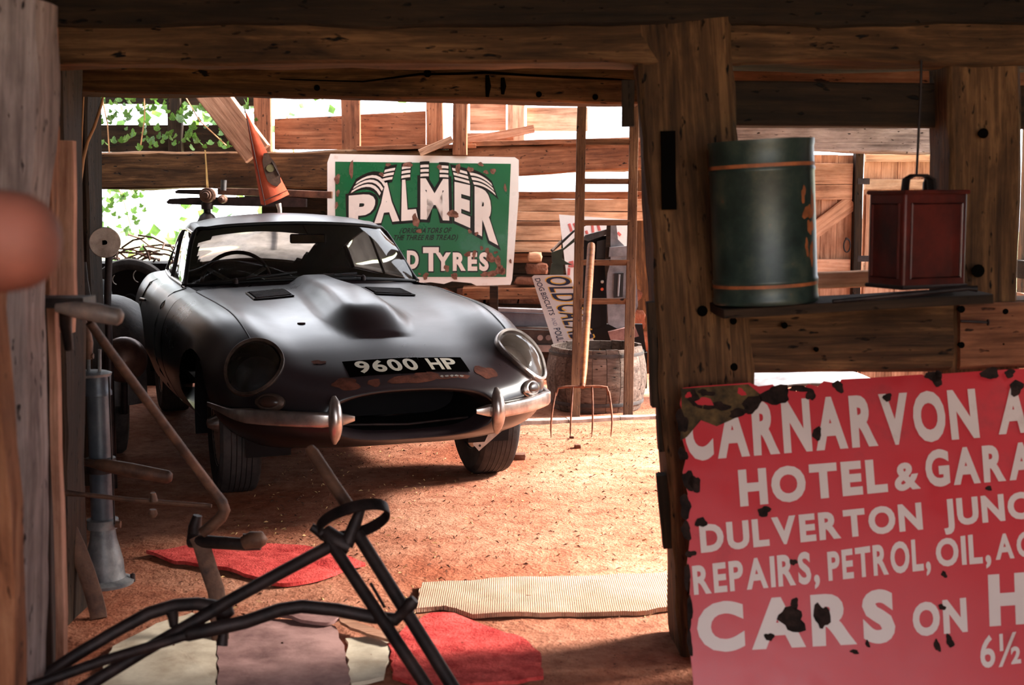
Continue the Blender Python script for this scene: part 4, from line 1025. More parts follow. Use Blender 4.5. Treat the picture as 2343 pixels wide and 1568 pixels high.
    chips = [(804, 388, 5, 16), (772, 410, 5, 12), (773, 442, 4, 7), (933, 377, 9, 6), (888, 377, 5, 4), (1006, 383, 6, 5), (1048, 386, 6, 9), (1076, 388, 6, 6), (1128, 392, 5, 7), (951, 505, 7, 14), (1042, 488, 6, 4), (1036, 490, 11, 8), (1112, 394, 5, 4), (959, 529, 5, 5), (1070, 582, 6, 6), (1085, 582, 4, 9), (1122, 590, 8, 12), (1140, 600, 6, 14), (1144, 618, 8, 10), (1115, 574, 5, 6), (1108, 628, 8, 5), (1150, 622, 6, 8), (1128, 626, 14, 6), (974, 632, 6, 7), (1040, 632, 8, 6), (1022, 614, 5, 8), (1102, 568, 4, 4), (1168, 598, 3, 4), (1134, 578, 4, 3), (960, 627, 3, 2), (1075, 530, 4, 4), (1090, 535, 4, 4), (770, 470, 3, 8), (1100, 376, 6, 4), (1156, 430, 3, 8), (873, 399, 5, 4)]
    for j, (x, y, rx, ry) in enumerate(chips):
        a, b = P.ab(x, y); k = P.ab(x+1, y)[0]-a
        obj('chip', MB().prism(disc_poly(a, b, rx*k*1.1, 12, .4, ry*k*1.1, j), lambda u, v, o: P.pt(u, v, o), .0034, .0044), 'chip_rust', t, 20)
    # two shelf brackets that carry the sign's lower edge
    for x in (810, 1130):
        p = P.px(x, 655); obj('prop', MB().box((p.x-.03, Y-.02, 0), (p.x+.03, Y+.05, p.z)), 'oak_dark', t, 20)
green_sign()
# ---- dog biscuit sign, leaning askew behind the barrel
def dog_sign():
    Y = 8.60; P = Panel(at(1290, 710, Y), (1, 0, 0), (0, .12, 1))
    t = thing('biscuit_sign', 'pale tilted enamel sign reading OLD CALABAR dog biscuits behind the barrel', 'sign', (P.O.x, Y, 0))
    C = [(1217, 634), (1222, 630), (1298, 629), (1306, 636), (1372, 816), (1276, 818)]
    obj('panel', plate(P, [P.ab(*c) for c in C], .004), 'pale', t, 20)
    # lettering runs down the panel: baseline direction along the slanted left edge
    def run(txt, p0, p1, hx, hy, mat, off, bold, nm='lettering'):
        mb = MB(); quad_text(mb, P, txt, p0, p1, (hx, hy), (hx, hy), off, bold); obj(nm, mb, mat, t, 30)
    run('DOG BISCUITS', (1223, 638), (1258, 722), 12, -1.5, 'navy', .0015, .012)
    run('AND', (1260, 728), (1267, 746), 9, -1, 'sign_red_grey', .0015, .0)
    run('POULTRY', (1266, 752), (1284, 806), 15, -2, 'navy', .0015, .012)
    for txt, p0, p1 in (('OLD', (1246, 634), (1269, 690)), ('CALABAR', (1272, 698), (1322, 812))):
        run(txt, (p0[0]-2.5, p0[1]-2), (p1[0]-2, p1[1]+2), 60, -1, 'yellow', .0012, .05, 'letter_outline'); run(txt, p0, p1, 54, -1, 'navy', .0022, .02)
    p = P.px(1325, 816); obj('prop', MB().box((p.x-.12, Y-.02, 0), (p.x+.12, Y+.03, p.z)), 'oak_dark', t, 20)
dog_sign()
# ---- white sign with faded red letters
def white_sign():
    Y = 9.35; P = Panel(at(1360, 570, Y), (1, 0, 0), (0, .08, 1))
    t = thing('faded_sign', 'bright white sign with faded red lettering propped behind the old cab', 'sign', (P.O.x, Y, 0))
    C = [(1279, 491), (1440, 503), (1452, 655), (1300, 660)]
    obj('panel', plate(P, [P.ab(*c) for c in C], .006), 'sign_white', t, 20)
    for pts in ([(1302, 512), (1308, 530)], [(1313, 511), (1318, 522)], [(1341, 528), (1345, 541)], [(1355, 514), (1358, 542)], [(1368, 514), (1373, 532)], [(1413, 532), (1420, 539)], [(1303, 612), (1304, 600), (1309, 598), (1310, 612)], [(1301, 630), (1302, 614)]):
        obj('lettering', MB().tube([P.px(x, y, .002) for x, y in pts], 1.0, 8, False, flat=(.002, .010, tuple(P.n))), 'sign_red', t, 30)
    obj('prop', MB().box((P.px(1330, 660).x, Y-.01, 0), (P.px(1420, 660).x, Y+.03, P.px(1360, 655).z)), 'oak_dark', t, 20)
white_sign()

# ================================================================ LADDER, FORK, BARREL
def ladder():
    t = thing('ladder', 'tall wooden ladder standing against the back tie beam in front of the barrel', 'ladder', tuple(ground(1375, 958)))
    yb, yt = 7.55, 8.45
    def Yat(y): 
        b = (958-y)/(958-240); return yb+(yt-yb)*b
    def rail(x0, x1):
        A = ground(x0, 958); A.z = fz(A.x, A.y); B = at(x1, 240, Yat(240)); B = A+(B-A)*1.12
        return A, B, beam('rail', A, B, .058, .034, 'ladder', t, wob=.0025, seg=.09)
    A, B, _ = rail(1316, 1332); C, D, _ = rail(1436, 1452)
    for y in (692, 602, 510, 415, 325):
        # same height on both rails
        z = at(1390, y, Yat(y)).z
        f = (z-A.z)/(B.z-A.z); g = (z-C.z)/(D.z-C.z)
        beam('rung', A+(B-A)*f+Vector((.012, 0, 0)), C+(D-C)*g-Vector((.012, 0, 0)), .028, .036, 'ladder', t, wob=.0015, seg=.08)
ladder()
def fork():
    top = at(1353, 560, 7.90); neck = at(1333, 880, 7.14)
    t = thing('pitchfork', 'long handled rusty garden fork propped upright against the ladder', 'fork', tuple(ground(1330, 1005)))
    d = (neck-top)
    obj('handle', MB().tube([top+d*f for f in (0, .02, .3, .6, .9, 1.0)], [.022, .024, .024, .023, .022, .017], 14), 'fork', t, 60)
    obj('socket', MB().tube([top+d*.93, neck+d.normalized()*.02], [.020, .015], 12), 'rust_iron', t, 60)
    yaw = Vector((1, .10, 0)).normalized(); down = Vector((-.04, -.30, -1)).normalized()
    c = neck+d.normalized()*.015; w = .150
    obj('yoke', MB().tube([c-yaw*w+down*.05, c-yaw*(w-.012)+down*.006, c-yaw*.09, c, c+yaw*.09, c+yaw*(w-.012)+down*.006, c+yaw*w+down*.05], .0075, 10), 'rust_iron', t, 60)
    for k in (-1, -.36, .36, 1):
        L = .33 if abs(k) < .9 else .31
        p0 = c+yaw*(w*k)+(down*.03 if abs(k) > .9 else Vector()); pts = [p0+down*(L*f)+Vector((yaw.x*.02*k*math.sin(f*2.2), -.035*math.sin(f*math.pi*.8), 0)) for f in np.linspace(0, 1, 7)]
        mz = min(p.z for p in pts)
        if mz < .014: pts = [p+Vector((0, 0, (.014-mz)*((p0.z-p.z)/(p0.z-mz)))) for p in pts]
        obj('tine', MB().tube(pts, [.0065, .0062, .006, .0055, .005, .0045, .002], 8), 'rust_iron', t, 60)
fork()
def barrel():
    c = ground(1364, 945); c.y = 8.14; c.x = at(1364, 900, 8.14).x; c.z = .0
    t = thing('barrel', 'squat weathered grey wooden half barrel behind the ladder', 'barrel', tuple(c))
    H = .395; n = 22
    def rad(h): return .268+.052*math.sin(math.pi*min(1, .08+h/H*.80))
    for k in range(n):
        a0 = 2*math.pi*k/n+.006; a1 = 2*math.pi*(k+1)/n-.006; mb = MB(); jut = random.uniform(-.006, .008)
        rows = []
        for (dr, flip) in ((0, 0),):
            outer = [[c+Vector((rad(h)*math.cos(a), rad(h)*math.sin(a), h+(jut if h > H*.9 else 0)+.006)) for a in np.linspace(a0, a1, 3)] for h in np.linspace(0, H, 8)]
            inner = [[c+Vector(((rad(h)-.022)*math.cos(a), (rad(h)-.022)*math.sin(a), h+(jut if h > H*.9 else 0)+.006)) for a in np.linspace(a0, a1, 3)] for h in np.linspace(0, H, 8)]
        mb.grid(outer); mb.grid(inner)
        mb.grid([outer[-1], inner[-1]]); mb.grid([outer[0], inner[0]]); mb.grid([[r[0] for r in outer], [r[0] for r in inner]]); mb.grid([[r[-1] for r in outer], [r[-1] for r in inner]])
        obj('stave', mb, 'barrel', t, 30)
    for h in (.055, .36):
        pts = [c+Vector(((rad(h)+.003)*math.cos(a), (rad(h)+.003)*math.sin(a), h)) for a in np.linspace(0, 2*math.pi, 40, endpoint=False)]
        obj('hoop', MB().tube(pts, 1.0, 8, True, flat=(.011, .0025, (0, 0, 1))), 'grey_dark', t, 30)
    obj('barrel_bottom', MB().lathe([(.001, .03), (.24, .03), (.24, .05), (.001, .05)], c, 28), 'barrel', t, 30)
barrel()
# stone sill the ladder stands behind
def sill():
    A = ground(1180, 972); B = ground(1530, 958); r = random.Random(3)
    t = thing('stone_sill', 'long low pale sill on the floor under ladder and barrel', 'sill', (A.x, A.y, 0))
    n = 3
    for i in range(n):
        p = A.lerp(B, i/n)+Vector((0, -.02, .012)); q = A.lerp(B, (i+1)/n-.006)+Vector((0, -.02, .012))
        beam('sill_stone', p, q, .07, .035, 'stone', t, wob=.006, seg=.06)
sill()

# ================================================================ WRECKS BEHIND
def old_cab():
    """grey derelict lorry cab seen behind the ladder"""
    Y = 8.90
    t = thing('derelict_cab', 'chalky grey derelict lorry cab front behind the ladder', 'vehicle', (at(1400, 700, Y).x, Y, 0))
    def q(x, y, dy=0): return at(x, y, Y+dy)
    def sheet(name, pts, th, m, dy=0):
        P = [at(x, y, Y+dy) for x, y in pts]; n = len(P)
        mb = MB().add(P+[p+Vector((0, th, 0)) for p in P], [tuple(range(n)), tuple(range(2*n-1, n-1, -1))]+[(i, i+n, (i+1) % n+n, (i+1) % n) for i in range(n)])
        return obj(name, mb, m, t, 20)
    sheet('scuttle_panel', [(1392, 586), (1452, 583), (1460, 700), (1440, 748), (1412, 752), (1392, 742), (1388, 660)], .05, 'grey_paint')
    s2 = sheet('door_shell', [(1395, 566), (1446, 562), (1450, 584), (1393, 588)], .05, 'grey_paint', -.02)
    sheet('windscreen_pillar', [(1398, 512), (1410, 512), (1414, 548), (1430, 564), (1396, 566)], .05, 'grey_paint', .01)
    sheet('windscreen_pillar', [(1389, 515), (1397, 515), (1397, 600), (1386, 640), (1384, 600)], .04, 'oak_dark', .0)
    v = sheet('vent', [(1406, 626), (1427, 625), (1425, 680), (1404, 682)], .012, 'black', -.014)
    mb = MB().tube([at(1417, 628, Y-.018), at(1414, 678, Y-.018)], .007, 8); obj('vent_bar', mb, 'grey_paint', t, 40)
    sheet('roof_edge', [(1332, 548), (1340, 538), (1392, 524), (1392, 536), (1346, 552)], .06, 'grey_dark', .02)
    sheet('bulkhead', [(1330, 550), (1392, 538), (1388, 742), (1330, 760)], .03, 'interior', .06)
    sheet('dash_panel', [(1366, 552), (1388, 548), (1388, 592), (1364, 592)], .03, 'black', .03)
    # wiper-like arm and dark bracket left of the ladder
    obj('arm', MB().tube([at(1261, 575, Y), at(1280, 560, Y), at(1312, 530, Y), at(1345, 512, Y)], [.012, .010, .008, .006], 8), 'black', t, 60)
    obj('arm_linkage', MB().tube([at(1264, 572, Y-.02), at(1283, 552, Y-.02)], .006, 8), 'bright_metal', t, 60)
    sheet('mudguard', [(1262, 578), (1290, 568), (1318, 542), (1322, 548), (1288, 574), (1286, 592), (1296, 600), (1310, 606), (1286, 606), (1264, 604)], .05, 'dark_green', .02)
    sheet('lower_panel', [(1262, 604), (1288, 604), (1290, 632), (1258, 632)], .05, 'dark_green', .03)
    sheet('floor_panel', [(1392, 760), (1452, 745), (1462, 770), (1400, 785)], .06, 'slab', -.05)
    sheet('chassis', [(1330, 742), (1470, 742), (1480, 815), (1330, 815)], .05, 'interior', .08)
    for i, (x, y) in enumerate(((1378, 645), (1378, 662))): obj('lamp_glint', MB().lathe([(.0, -.004), (.008, -.003), (.012, .004)], at(x, y, Y+.03), 12, 'Y'), 'bright_metal' if i == 0 else 'pennant', t, 40)
    for x in (1335, 1470): p = at(x, 812, Y+.1); obj('chassis_leg', MB().box((p.x-.03, Y+.06, 0), (p.x+.03, Y+.12, p.z+.02)), 'interior', t, 20)
old_cab()
def chassis():
    Y = 9.45
    t = thing('steel_channel', 'grey steel channel sections stacked behind the right wing of the car', 'scrap metal', (at(1200, 730, Y).x, Y, 0))
    def bar(name, x0, y0, x1, y1, th, m, dy=0, dp=.05): A = at(x0, y0, Y+dy); B = at(x1, y1, Y+dy); return beam(name, A, B, dp, th, m, t, wob=0)
    bar('flange', 1080, 706, 1262, 712, .024, 'grey_paint', -.06, .1)
    bar('channel', 1080, 728, 1300, 735, .10, 'steel_blue', -.02)
    bar('flange', 1080, 746, 1300, 752, .016, 'grey_dark', -.06, .1)
    bar('channel', 1180, 772, 1310, 776, .12, 'grey_dark', .0)
    for x in (1236, 1255): obj('hole_rim', MB().lathe([(.001, -.004), (.020, -.003), (.022, .002)], at(x, 773, Y-.03), 16, 'Y'), 'grey_paint', t, 40)
    bar('channel', 1180, 796, 1310, 798, .05, 'grey_paint', -.02)
    for x in (1090, 1300): p = at(x, 790, Y); obj('block', MB().box((p.x-.09, Y-.02, 0), (p.x+.09, Y+.08, p.z)), 'oak_dark', t, 20)
chassis()
def bricks():
    for j, (x, y, w, h, m, lab) in enumerate(((1224, 588, .10, .07, 'plank_door', 'short pale timber block wedged beside the green sign'), (1228, 615, .16, .08, 'rock', 'reddish brown rubble stone right of the green sign'), (1212, 642, .22, .06, 'rock', 'flat brown rubble stone under the wedged timber block'))):
        P = at(x, y, 9.62); o = link('rubble_stone' if j else 'timber_block', rock_mesh(w, .14, h, j*9.1), m); o.location = P; tag(o, lab, 'stone' if j else 'block')
    P = at(1210, 670, 9.62)
    o = beam('plinth_timber', (at(1060, 672, 9.62).x, 9.62, P.z), (at(1262, 668, 9.62).x, 9.62, P.z), .18, .085, 'oak_red', None, wob=.01); tag(o, 'rough brown timber ledge running under the green sign', 'timber')
    o = beam('plinth_timber', (at(1060, 672, 9.7).x, 9.72, .28), (at(1262, 668, 9.7).x, 9.72, .28), .10, .52, 'oak_dark', None, wob=.008); tag(o, 'dark timber baulk under the brown ledge', 'timber')
bricks()
# ---- red pennant and cart axle hung under the tie beam
def pennant():
    Y = 8.55; t = thing('pennant', 'pointed red stitched canvas pennant with dark print standing above the car roof', 'pennant', tuple(at(630, 470, Y)))
    tip = at(560, 250, Y); bl = at(597, 468, Y-.04); br = at(662, 445, Y-.02); ml = at(606, 470, Y-.07); bk = at(640, 440, Y+.10)
    rows = []
    for f in np.linspace(0.02, 1, 14):
        ring = [bl, bl.lerp(ml, .6), ml, ml.lerp(br, .33)+Vector((0, -.012, -.004)), ml.lerp(br, .66)+Vector((0, -.012, -.004)), br, bk, bl]
        rows.append([tip.lerp(p, f) for p in ring])
    mb = MB().grid(rows); mb.add(rows[-1][:-1], [tuple(range(7))]); obj('canvas', mb, 'pennant', t, 50)
    obj('seam', MB().tube([tip.lerp(ml, f)+Vector((.004, -.006, 0)) for f in np.linspace(.1, 1, 8)], .0028, 6), 'seam', t, 60)
    obj('seam', MB().tube([tip.lerp(ml.lerp(br, g)+Vector((0, -.014, 0)), .955) for g in np.linspace(0, 1, 6)], .0028, 6), 'seam', t, 60)
    # dark print lying on the front face
    def face(x, y, off):
        O = tip; N = ((ml-tip).cross(br-tip)).normalized(); N = N if N.y < 0 else -N; return on_plane(x, y, O, N)+N*off
    poly = [(603, 352), (612, 350), (620, 362), (630, 375), (640, 400), (643, 418), (634, 428), (622, 424), (612, 415), (605, 395), (600, 370)]
    obj('print', MB().prism(poly, lambda x, y, o: face(x, y, o), .008, .012), 'pennant_dark', t, 20)
    obj('print_disc', MB().prism(disc_poly(618, 386, 9, 14, .05, 9, 1), lambda x, y, o: face(x, y, o), .012, .014), 'print_olive', t, 20)
    obj('stitch', MB().tube([face(622, 372, .013), face(638, 402, .013)], .003, 6), 'seam', t, 60)
    obj('spike', MB().tube([tip.lerp(bl, .04), tip+(tip-bl)*.02], [.006, .002], 8), 'iron', t, 60)
    obj('stem', MB().tube([at(637, 466, Y+.02), at(640, 480, Y+.02), at(640, 520, Y+.06), at(640, 560, 9.0)], [.018, .014, .014, .014], 10), 'bright_metal', t, 60)
pennant()
def axle():
    Y = 9.15; t = thing('cart_axle', 'dark iron axle with round hub hung by twine under the tie beam', 'axle', tuple(at(480, 500, Y)))
    def spring(name, pts, dy, th):
        n = len(pts); P = [at(x, y, Y+dy) for x, y in pts]; mb = MB().add(P+[p+Vector((0, th, 0)) for p in P], [tuple(range(n)), tuple(range(2*n-1, n-1, -1))]+[(i, i+n, (i+1) % n+n, (i+1) % n) for i in range(n)]); obj(name, mb, 'iron', t, 20)
    spring('leaf', [(380, 462), (388, 455), (440, 452), (640, 450), (700, 455), (700, 474), (560, 472), (400, 468), (384, 467)], 0, .06)
    spring('leaf', [(400, 438), (408, 434), (470, 434), (470, 446), (402, 443)], .03, .05)
    beam('axle_beam', at(500, 438, Y+.05), at(760, 446, Y+.05), .06, .05, 'iron_brown', t, wob=.003)
    C = at(473, 447, Y-.06)
    obj('hub', MB().lathe([(.0, -.05), (.02, -.05), (.024, -.035), (.034, -.035), (.038, -.02), (.050, -.018), (.054, 0), (.054, .06), (.0, .06)], C, 12, 'Y'), 'iron_brown', t, 30)
    obj('hub', MB().lathe([(.0, -.03), (.012, -.03), (.02, -.02), (.028, -.015), (.03, .0), (.03, .06), (0, .06)], at(508, 456, Y-.05), 12, 'Y'), 'iron_brown', t, 30)
    obj('spigot', MB().tube([at(512, 412, Y-.04), at(511, 436, Y-.04)], .020, 12), 'grey_dark', t, 40)
    obj('pedestal', MB().lathe([(.085, -.13), (.082, -.10), (.05, -.04), (.026, -.02), (.026, .0), (.042, .004), (.042, .05), (.03, .055), (.03, .10)], at(474, 480, Y), 20), 'iron', t, 40)
    obj('twine', MB().tube([at(468, 345, Y+.12), at(469, 344, Y-.02), at(471, 380, Y-.02), at(473, 430, Y-.08)], .003, 6).tube([at(470, 344, Y-.02), at(476, 430, Y-.08)], .0028, 6), 'rope', t, 60)
axle()

# ================================================================ SHELF AND CANS ON THE FRAME
def shelf_and_cans():
    SY = 3.455; zs = at(1760, 694, 3.45).z
    o = beam('shelf_board', (at(1640, 700, SY).x, SY, zs-.021), (at(2236, 662, SY).x, SY, zs+.021), .24, .024, 'oak_dark', None, wob=.003, seg=.1); tag(o, 'dark shelf board fixed to the timber frame carrying two cans', 'shelf')
    # green drum
    cx = at(1756, 500, SY-.01).x; zt = at(1756, 326, SY).z; H = zt-zs; r = (1866-1640)/2/F*SY*1.05
    t = thing('oil_drum', 'tall dull green oil drum with worn orange bands on the shelf', 'drum', (cx, SY-.01, zs))
    c = Vector((cx, SY-.01, zs+.004)); Mt = Matrix.Rotation(R(-3.0), 4, 'Y')
    prof = [(.001, .006), (r*.97, .006), (r*.98, 0), (r, .004), (r, .014), (r*.985, .02), (r*.985, H*.12), (r, H*.13), (r, H*.145), (r*.985, H*.155), (r*.985, H*.80), (r, H*.81), (r, H*.822), (r*.985, H*.832), (r*.985, H-.02), (r, H-.012), (r, H), (r*.96, H), (r*.95, H-.012), (.001, H-.012)]
    obj('drum_body', MB().lathe(prof, c, 48, 'Z', Mt), 'green_can', t, 40)
    for h in (.115, .845): 
        ring = [c+Mt @ Vector((r*.987*math.cos(a), r*.987*math.sin(a), H*h)) for a in np.linspace(0, 2*math.pi, 48, endpoint=False)]
        obj('painted_band', MB().tube(ring, 1.0, 6, True, flat=(.005, .0008, (0, 0, 1))), 'band_orange', t, 40)
    obj('drum_cap', MB().lathe([(.022, 0), (.022, .016), (.001, .018)], c+Mt @ Vector((-.05, .04, H-.012)), 16), 'green_can', t, 40)
    # faded painted panel lettering, too worn to read: dim blocks of paint
    def cyl(a, h, off=.0012): rr = r*.985+off; return c+Mt @ Vector((rr*math.sin(a), -rr*math.cos(a), h))
    for j, (a, h, ra, rh, m) in enumerate(((.66, .66, .06, .05, 'band_orange'), (.80, .55, .14, .05, 'band_orange'), (.86, .46, .10, .05, 'band_orange'), (.72, .34, .05, .05, 'band_orange'), (.88, .30, .08, .06, 'band_orange'), (.98, .60, .06, .10, 'band_orange'))):
        poly = disc_poly(a, h, ra, 18, .5, rh, j+2)
        obj('worn_paint', MB().grid([[cyl(a+(x-a)*f, H*(h+(y-h)*f)) for x, y in poly+[poly[0]]] for f in (1, .5, .02)]), m, t, 40)
    # red two gallon can
    Y2 = SY-.02; zb = at(2095, 664, Y2-.05).z+.004; zt2 = at(2090, 440, Y2).z; H2 = zt2-zb
    t = thing('petrol_can', 'square dark red petrol can with handle and brass cap on the shelf', 'can', (at(2095, 600, Y2).x, Y2, zs))
    C = Vector((at(2097, 600, Y2).x, Y2, zb)); Rz = Matrix.Translation(C) @ Matrix.Rotation(R(22), 4, 'Z') @ Matrix.Rotation(R(-.5), 4, 'Y')
    W2, D2 = .102, .074
    mb = MB().box((-W2, -D2, 0), (W2, D2, H2), Rz); bo = obj('can_body', mb, 'red_can', t, 30); b = bo.modifiers.new('bevel', 'BEVEL'); b.width = .008; b.segments = 3
    for (x0, x1, y, nm) in ((-W2+.022, W2-.022, -D2-.0022, 'embossed_panel'), (-W2+.022, W2-.022, D2+.0022, 'embossed_panel')):
        mb = MB().tube([Rz @ Vector((x0, y, .03)), Rz @ Vector((x1, y, .03)), Rz @ Vector((x1, y, H2-.03)), Rz @ Vector((x0, y, H2-.03))], .004, 6, True); obj(nm, mb, 'red_can', t, 40)
    for x in (-W2-.0022, W2+.0022):
        mb = MB().tube([Rz @ Vector((x, -D2+.02, .03)), Rz @ Vector((x, D2-.02, .03)), Rz @ Vector((x, D2-.02, H2-.03)), Rz @ Vector((x, -D2+.02, H2-.03))], .004, 6, True); obj('embossed_panel', mb, 'red_can', t, 40)
    obj('rim', MB().tube([Rz @ Vector(p) for p in ((-W2, -D2, H2), (W2, -D2, H2), (W2, D2, H2), (-W2, D2, H2))], .006, 8, True), 'red_can', t, 40)
    obj('base_rim', MB().tube([Rz @ Vector(p) for p in ((-W2, -D2, .006), (W2, -D2, .006), (W2, D2, .006), (-W2, D2, .006))], .006, 8, True), 'iron', t, 40)
    hd = MB()
    for x in (-.035, .035): hd.box((x-.009, -.012, H2-.001), (x+.009, .012, H2+.034), Rz)
    obj('handle', MB().tube([Rz @ Vector((-.044, 0, H2)), Rz @ Vector((-.040, 0, H2+.034)), Rz @ Vector((-.02, 0, H2+.044)), Rz @ Vector((.02, 0, H2+.044)), Rz @ Vector((.040, 0, H2+.034)), Rz @ Vector((.044, 0, H2))], 1.0, 8, False, flat=(.004, .014, (0, 0, 1))), 'iron', t, 40)
    obj('cap', MB().lathe([(.019, 0), (.019, .026), (.016, .03), (.016, .036), (.001, .037)], Rz @ Vector((W2-.028, D2-.03, H2)), 14), 'iron', t, 40)
    obj('bottle_pin', MB().tube([at(2110, 672, Y2-.12), at(2228, 662, Y2-.12)], [.010, .007], 10), 'iron', t, 40) if False else None
    o = obj('crowbar', MB().tube([at(1905, 690, 3.335), at(2100, 672, 3.335), at(2215, 660, 3.335), at(2235, 661, 3.335)], [.006, .007, .006, .009], 10), 'iron', None, 50); tag(o, 'thin dark iron bar lying along the front of the shelf', 'iron bar')
    # hanging wire
    o = obj('wire', MB().tube([at(2108, 138, 3.60), at(2107, 200, 3.60), at(2102, 300, 3.60), at(2097, 405, 3.60)], .0035, 8), 'iron', None, 60); tag(o, 'thin dark hooked wire hanging from the lintel above the red can', 'wire')
shelf_and_cans()

# ================================================================ LEFT HAND CLUTTER
def pump():
    b = ground(240, 1335); t = thing('hand_pump', 'grey cast iron hand pump with flared foot standing on the floor', 'pump', tuple(b))
    c = Vector((b.x, b.y, 0)); Yp = b.y
    def z(y): return at(240, y, Yp).z
    zc = z(1205); k = Yp/F
    prof = [(.001, 0), (66*k, 0), (67*k, .010), (58*k, .016), (48*k, .022), (46*k, z(1310)), (44*k, z(1285)), (38*k, z(1260)), (31*k, z(1235)), (27*k, zc), (26*k, z(1195))]
    obj('foot', MB().lathe(prof, c, 32), 'pump_grey', t, 50)
    obj('barrel', MB().lathe([(26*k, z(1200)), (26*k, z(905)), (31*k, z(904)), (31*k, z(896)), (28*k, z(890)), (30*k, z(862)), (30*k, z(860))], c, 28), 'pump_dark', t, 40)
    obj('collar', MB().lathe([(26*k, z(1210)), (36*k, z(1208)), (36*k, z(1188)), (26*k, z(1186))], c, 24), 'pump_grey', t, 40)
    obj('collar_bolt', MB().tube([Vector((c.x+34*k, Yp-.02, z(1197))), Vector((c.x+46*k, Yp-.02, z(1197)))], .012, 10), 'iron_brown', t, 40)
    obj('flange', MB().lathe([(.001, z(860)), (50*k, z(860)), (52*k, z(854)), (40*k, z(850)), (.001, z(850))], Vector((c.x-.03, c.y, 0)), 28), 'pump_grey', t, 40)
    for x in (203, 228): obj('stud', MB().tube([at(x, 852, Yp), at(x, 800, Yp)], [.006, .006], 8), 'pump_grey', t, 40)
    obj('yoke', MB().tube([at(203, 822, Yp), at(204, 785, Yp), at(198, 750, Yp), at(192, 735, Yp)], [.012, .014, .012, .008], 10).tube([at(180, 815, Yp), at(214, 815, Yp)], .010, 8), 'iron_brown', t, 50)
    obj('clamp', MB().lathe([(27*k, z(1082)), (34*k, z(1080)), (34*k, z(1048)), (27*k, z(1046))], c, 20), 'iron', t, 40)
    obj('handle', MB().tube([at(168, 1052, Yp-.02), at(215, 1062, Yp-.05), at(240, 1065, Yp-.07), at(300, 1076, Yp-.07), at(385, 1092, Yp-.07), at(393, 1093, Yp-.07)], [.012, .014, .022, .024, .022, .014], 14), 'iron_brown', t, 60)
    obj('rod', MB().tube([Vector((c.x+32*k, Yp-.03, z(860))), Vector((c.x+34*k, Yp-.03, z(1195)))], .003, 8), 'iron', t, 60)
    for (x, y) in ((262, 1338), (300, 1335), (185, 1338)): p = ground(x, y); obj('foot_bolt', MB().lathe([(.009, -.0), (.009, .026), (.001, .03)], Vector((p.x, p.y+.02, 0)), 8), 'iron', t, 30)
pump()
def treadle():
    Y = 3.86; t = thing('treadle_frame', 'rusty iron treadle frame with bent rod and crooked legs beside the pump', 'frame', tuple(ground(360, 1400)))
    def T(name, pts, r, m='iron_brown', n=12): return obj(name, MB().tube([at(p[0], p[1], p[2] if len(p) > 2 else Y) for p in pts], r, n), m, t, 60)
    T('bent_rod', [(205, 738, 3.5), (260, 815, 3.55), (360, 950, 3.66), (440, 1058, 3.74), (492, 1128, 3.8), (508, 1150, 3.8), (514, 1168, 3.8), (506, 1184, 3.8), (486, 1202, 3.8), (462, 1220, 3.8)], [.012, .013, .0135, .014, .015, .017, .018, .018, .018, .016])
    T('crank', [(436, 1238, 3.84), (470, 1240, 3.82), (560, 1246, 3.8), (596, 1244, 3.8)], [.021, .020, .019, .020], 'iron')
    T('crank_end', [(556, 1243, 3.79), (575, 1236, 3.79), (598, 1236, 3.79), (610, 1240, 3.79)], [.020, .026, .026, .010])
    T('crank_pin', [(560, 1222, 3.79), (560, 1240, 3.79)], .006)
    T('cross_rod', [(150, 1128), (200, 1133), (300, 1144), (400, 1152), (484, 1158)], [.010, .007, .007, .007, .006])
    T('chain_link', [(350, 1128, 3.84), (352, 1148, 3.84)], [.008, .013]); T('chain_weight', [(350, 1166, 3.84), (350, 1176, 3.84), (350, 1184, 3.84)], [.010, .014, .008])
    T('bracket', [(452, 1180), (446, 1205), (444, 1236)], [.014, .02, .022], 'iron')
    gl = ground(226, 1418); gr = ground(505, 1478)
    def leg(pts, foot):
        P = [at(p[0], p[1], p[2]) for p in pts]+[Vector((foot.x, foot.y, .004))]
        obj('leg', MB().tube(P, 1.0, 8, False, flat=(.026, .011, (1, .25, 0))), 'iron_brown', t, 40)
    leg([(150, 1196, 3.95), (158, 1212, 3.95), (180, 1262, 3.94), (198, 1310, 3.94), (214, 1360, 3.93), (224, 1400, 3.93)], gl)
    leg([(452, 1228, 3.83), (462, 1250, 3.82), (480, 1310, 3.80), (494, 1350, 3.78), (500, 1390, 3.76), (503, 1440, 3.74)], gr)
treadle()
def clamp_tool():
    Y = 2.95; t = thing('iron_clamp', 'dark iron clamp with tapered grey handle jutting in from the door post', 'clamp', tuple(at(120, 700, Y)))
    obj('jaw', MB().box(tuple(at(-30, 706, Y)), tuple(at(190, 682, Y)+Vector((0, .09, 0)))), 'iron', t, 30)
    obj('handle', MB().tube([at(128, 704, Y), at(170, 708, Y), at(220, 716, Y), at(272, 726, Y), at(280, 728, Y)], [.010, .019, .022, .020, .012], 14), 'handle_grey', t, 60)
    obj('screw', MB().tube([at(150, 690, Y+.05), at(150, 745, Y+.08), at(158, 800, Y+.10)], [.016, .014, .010], 10), 'iron', t, 50)
clamp_tool()
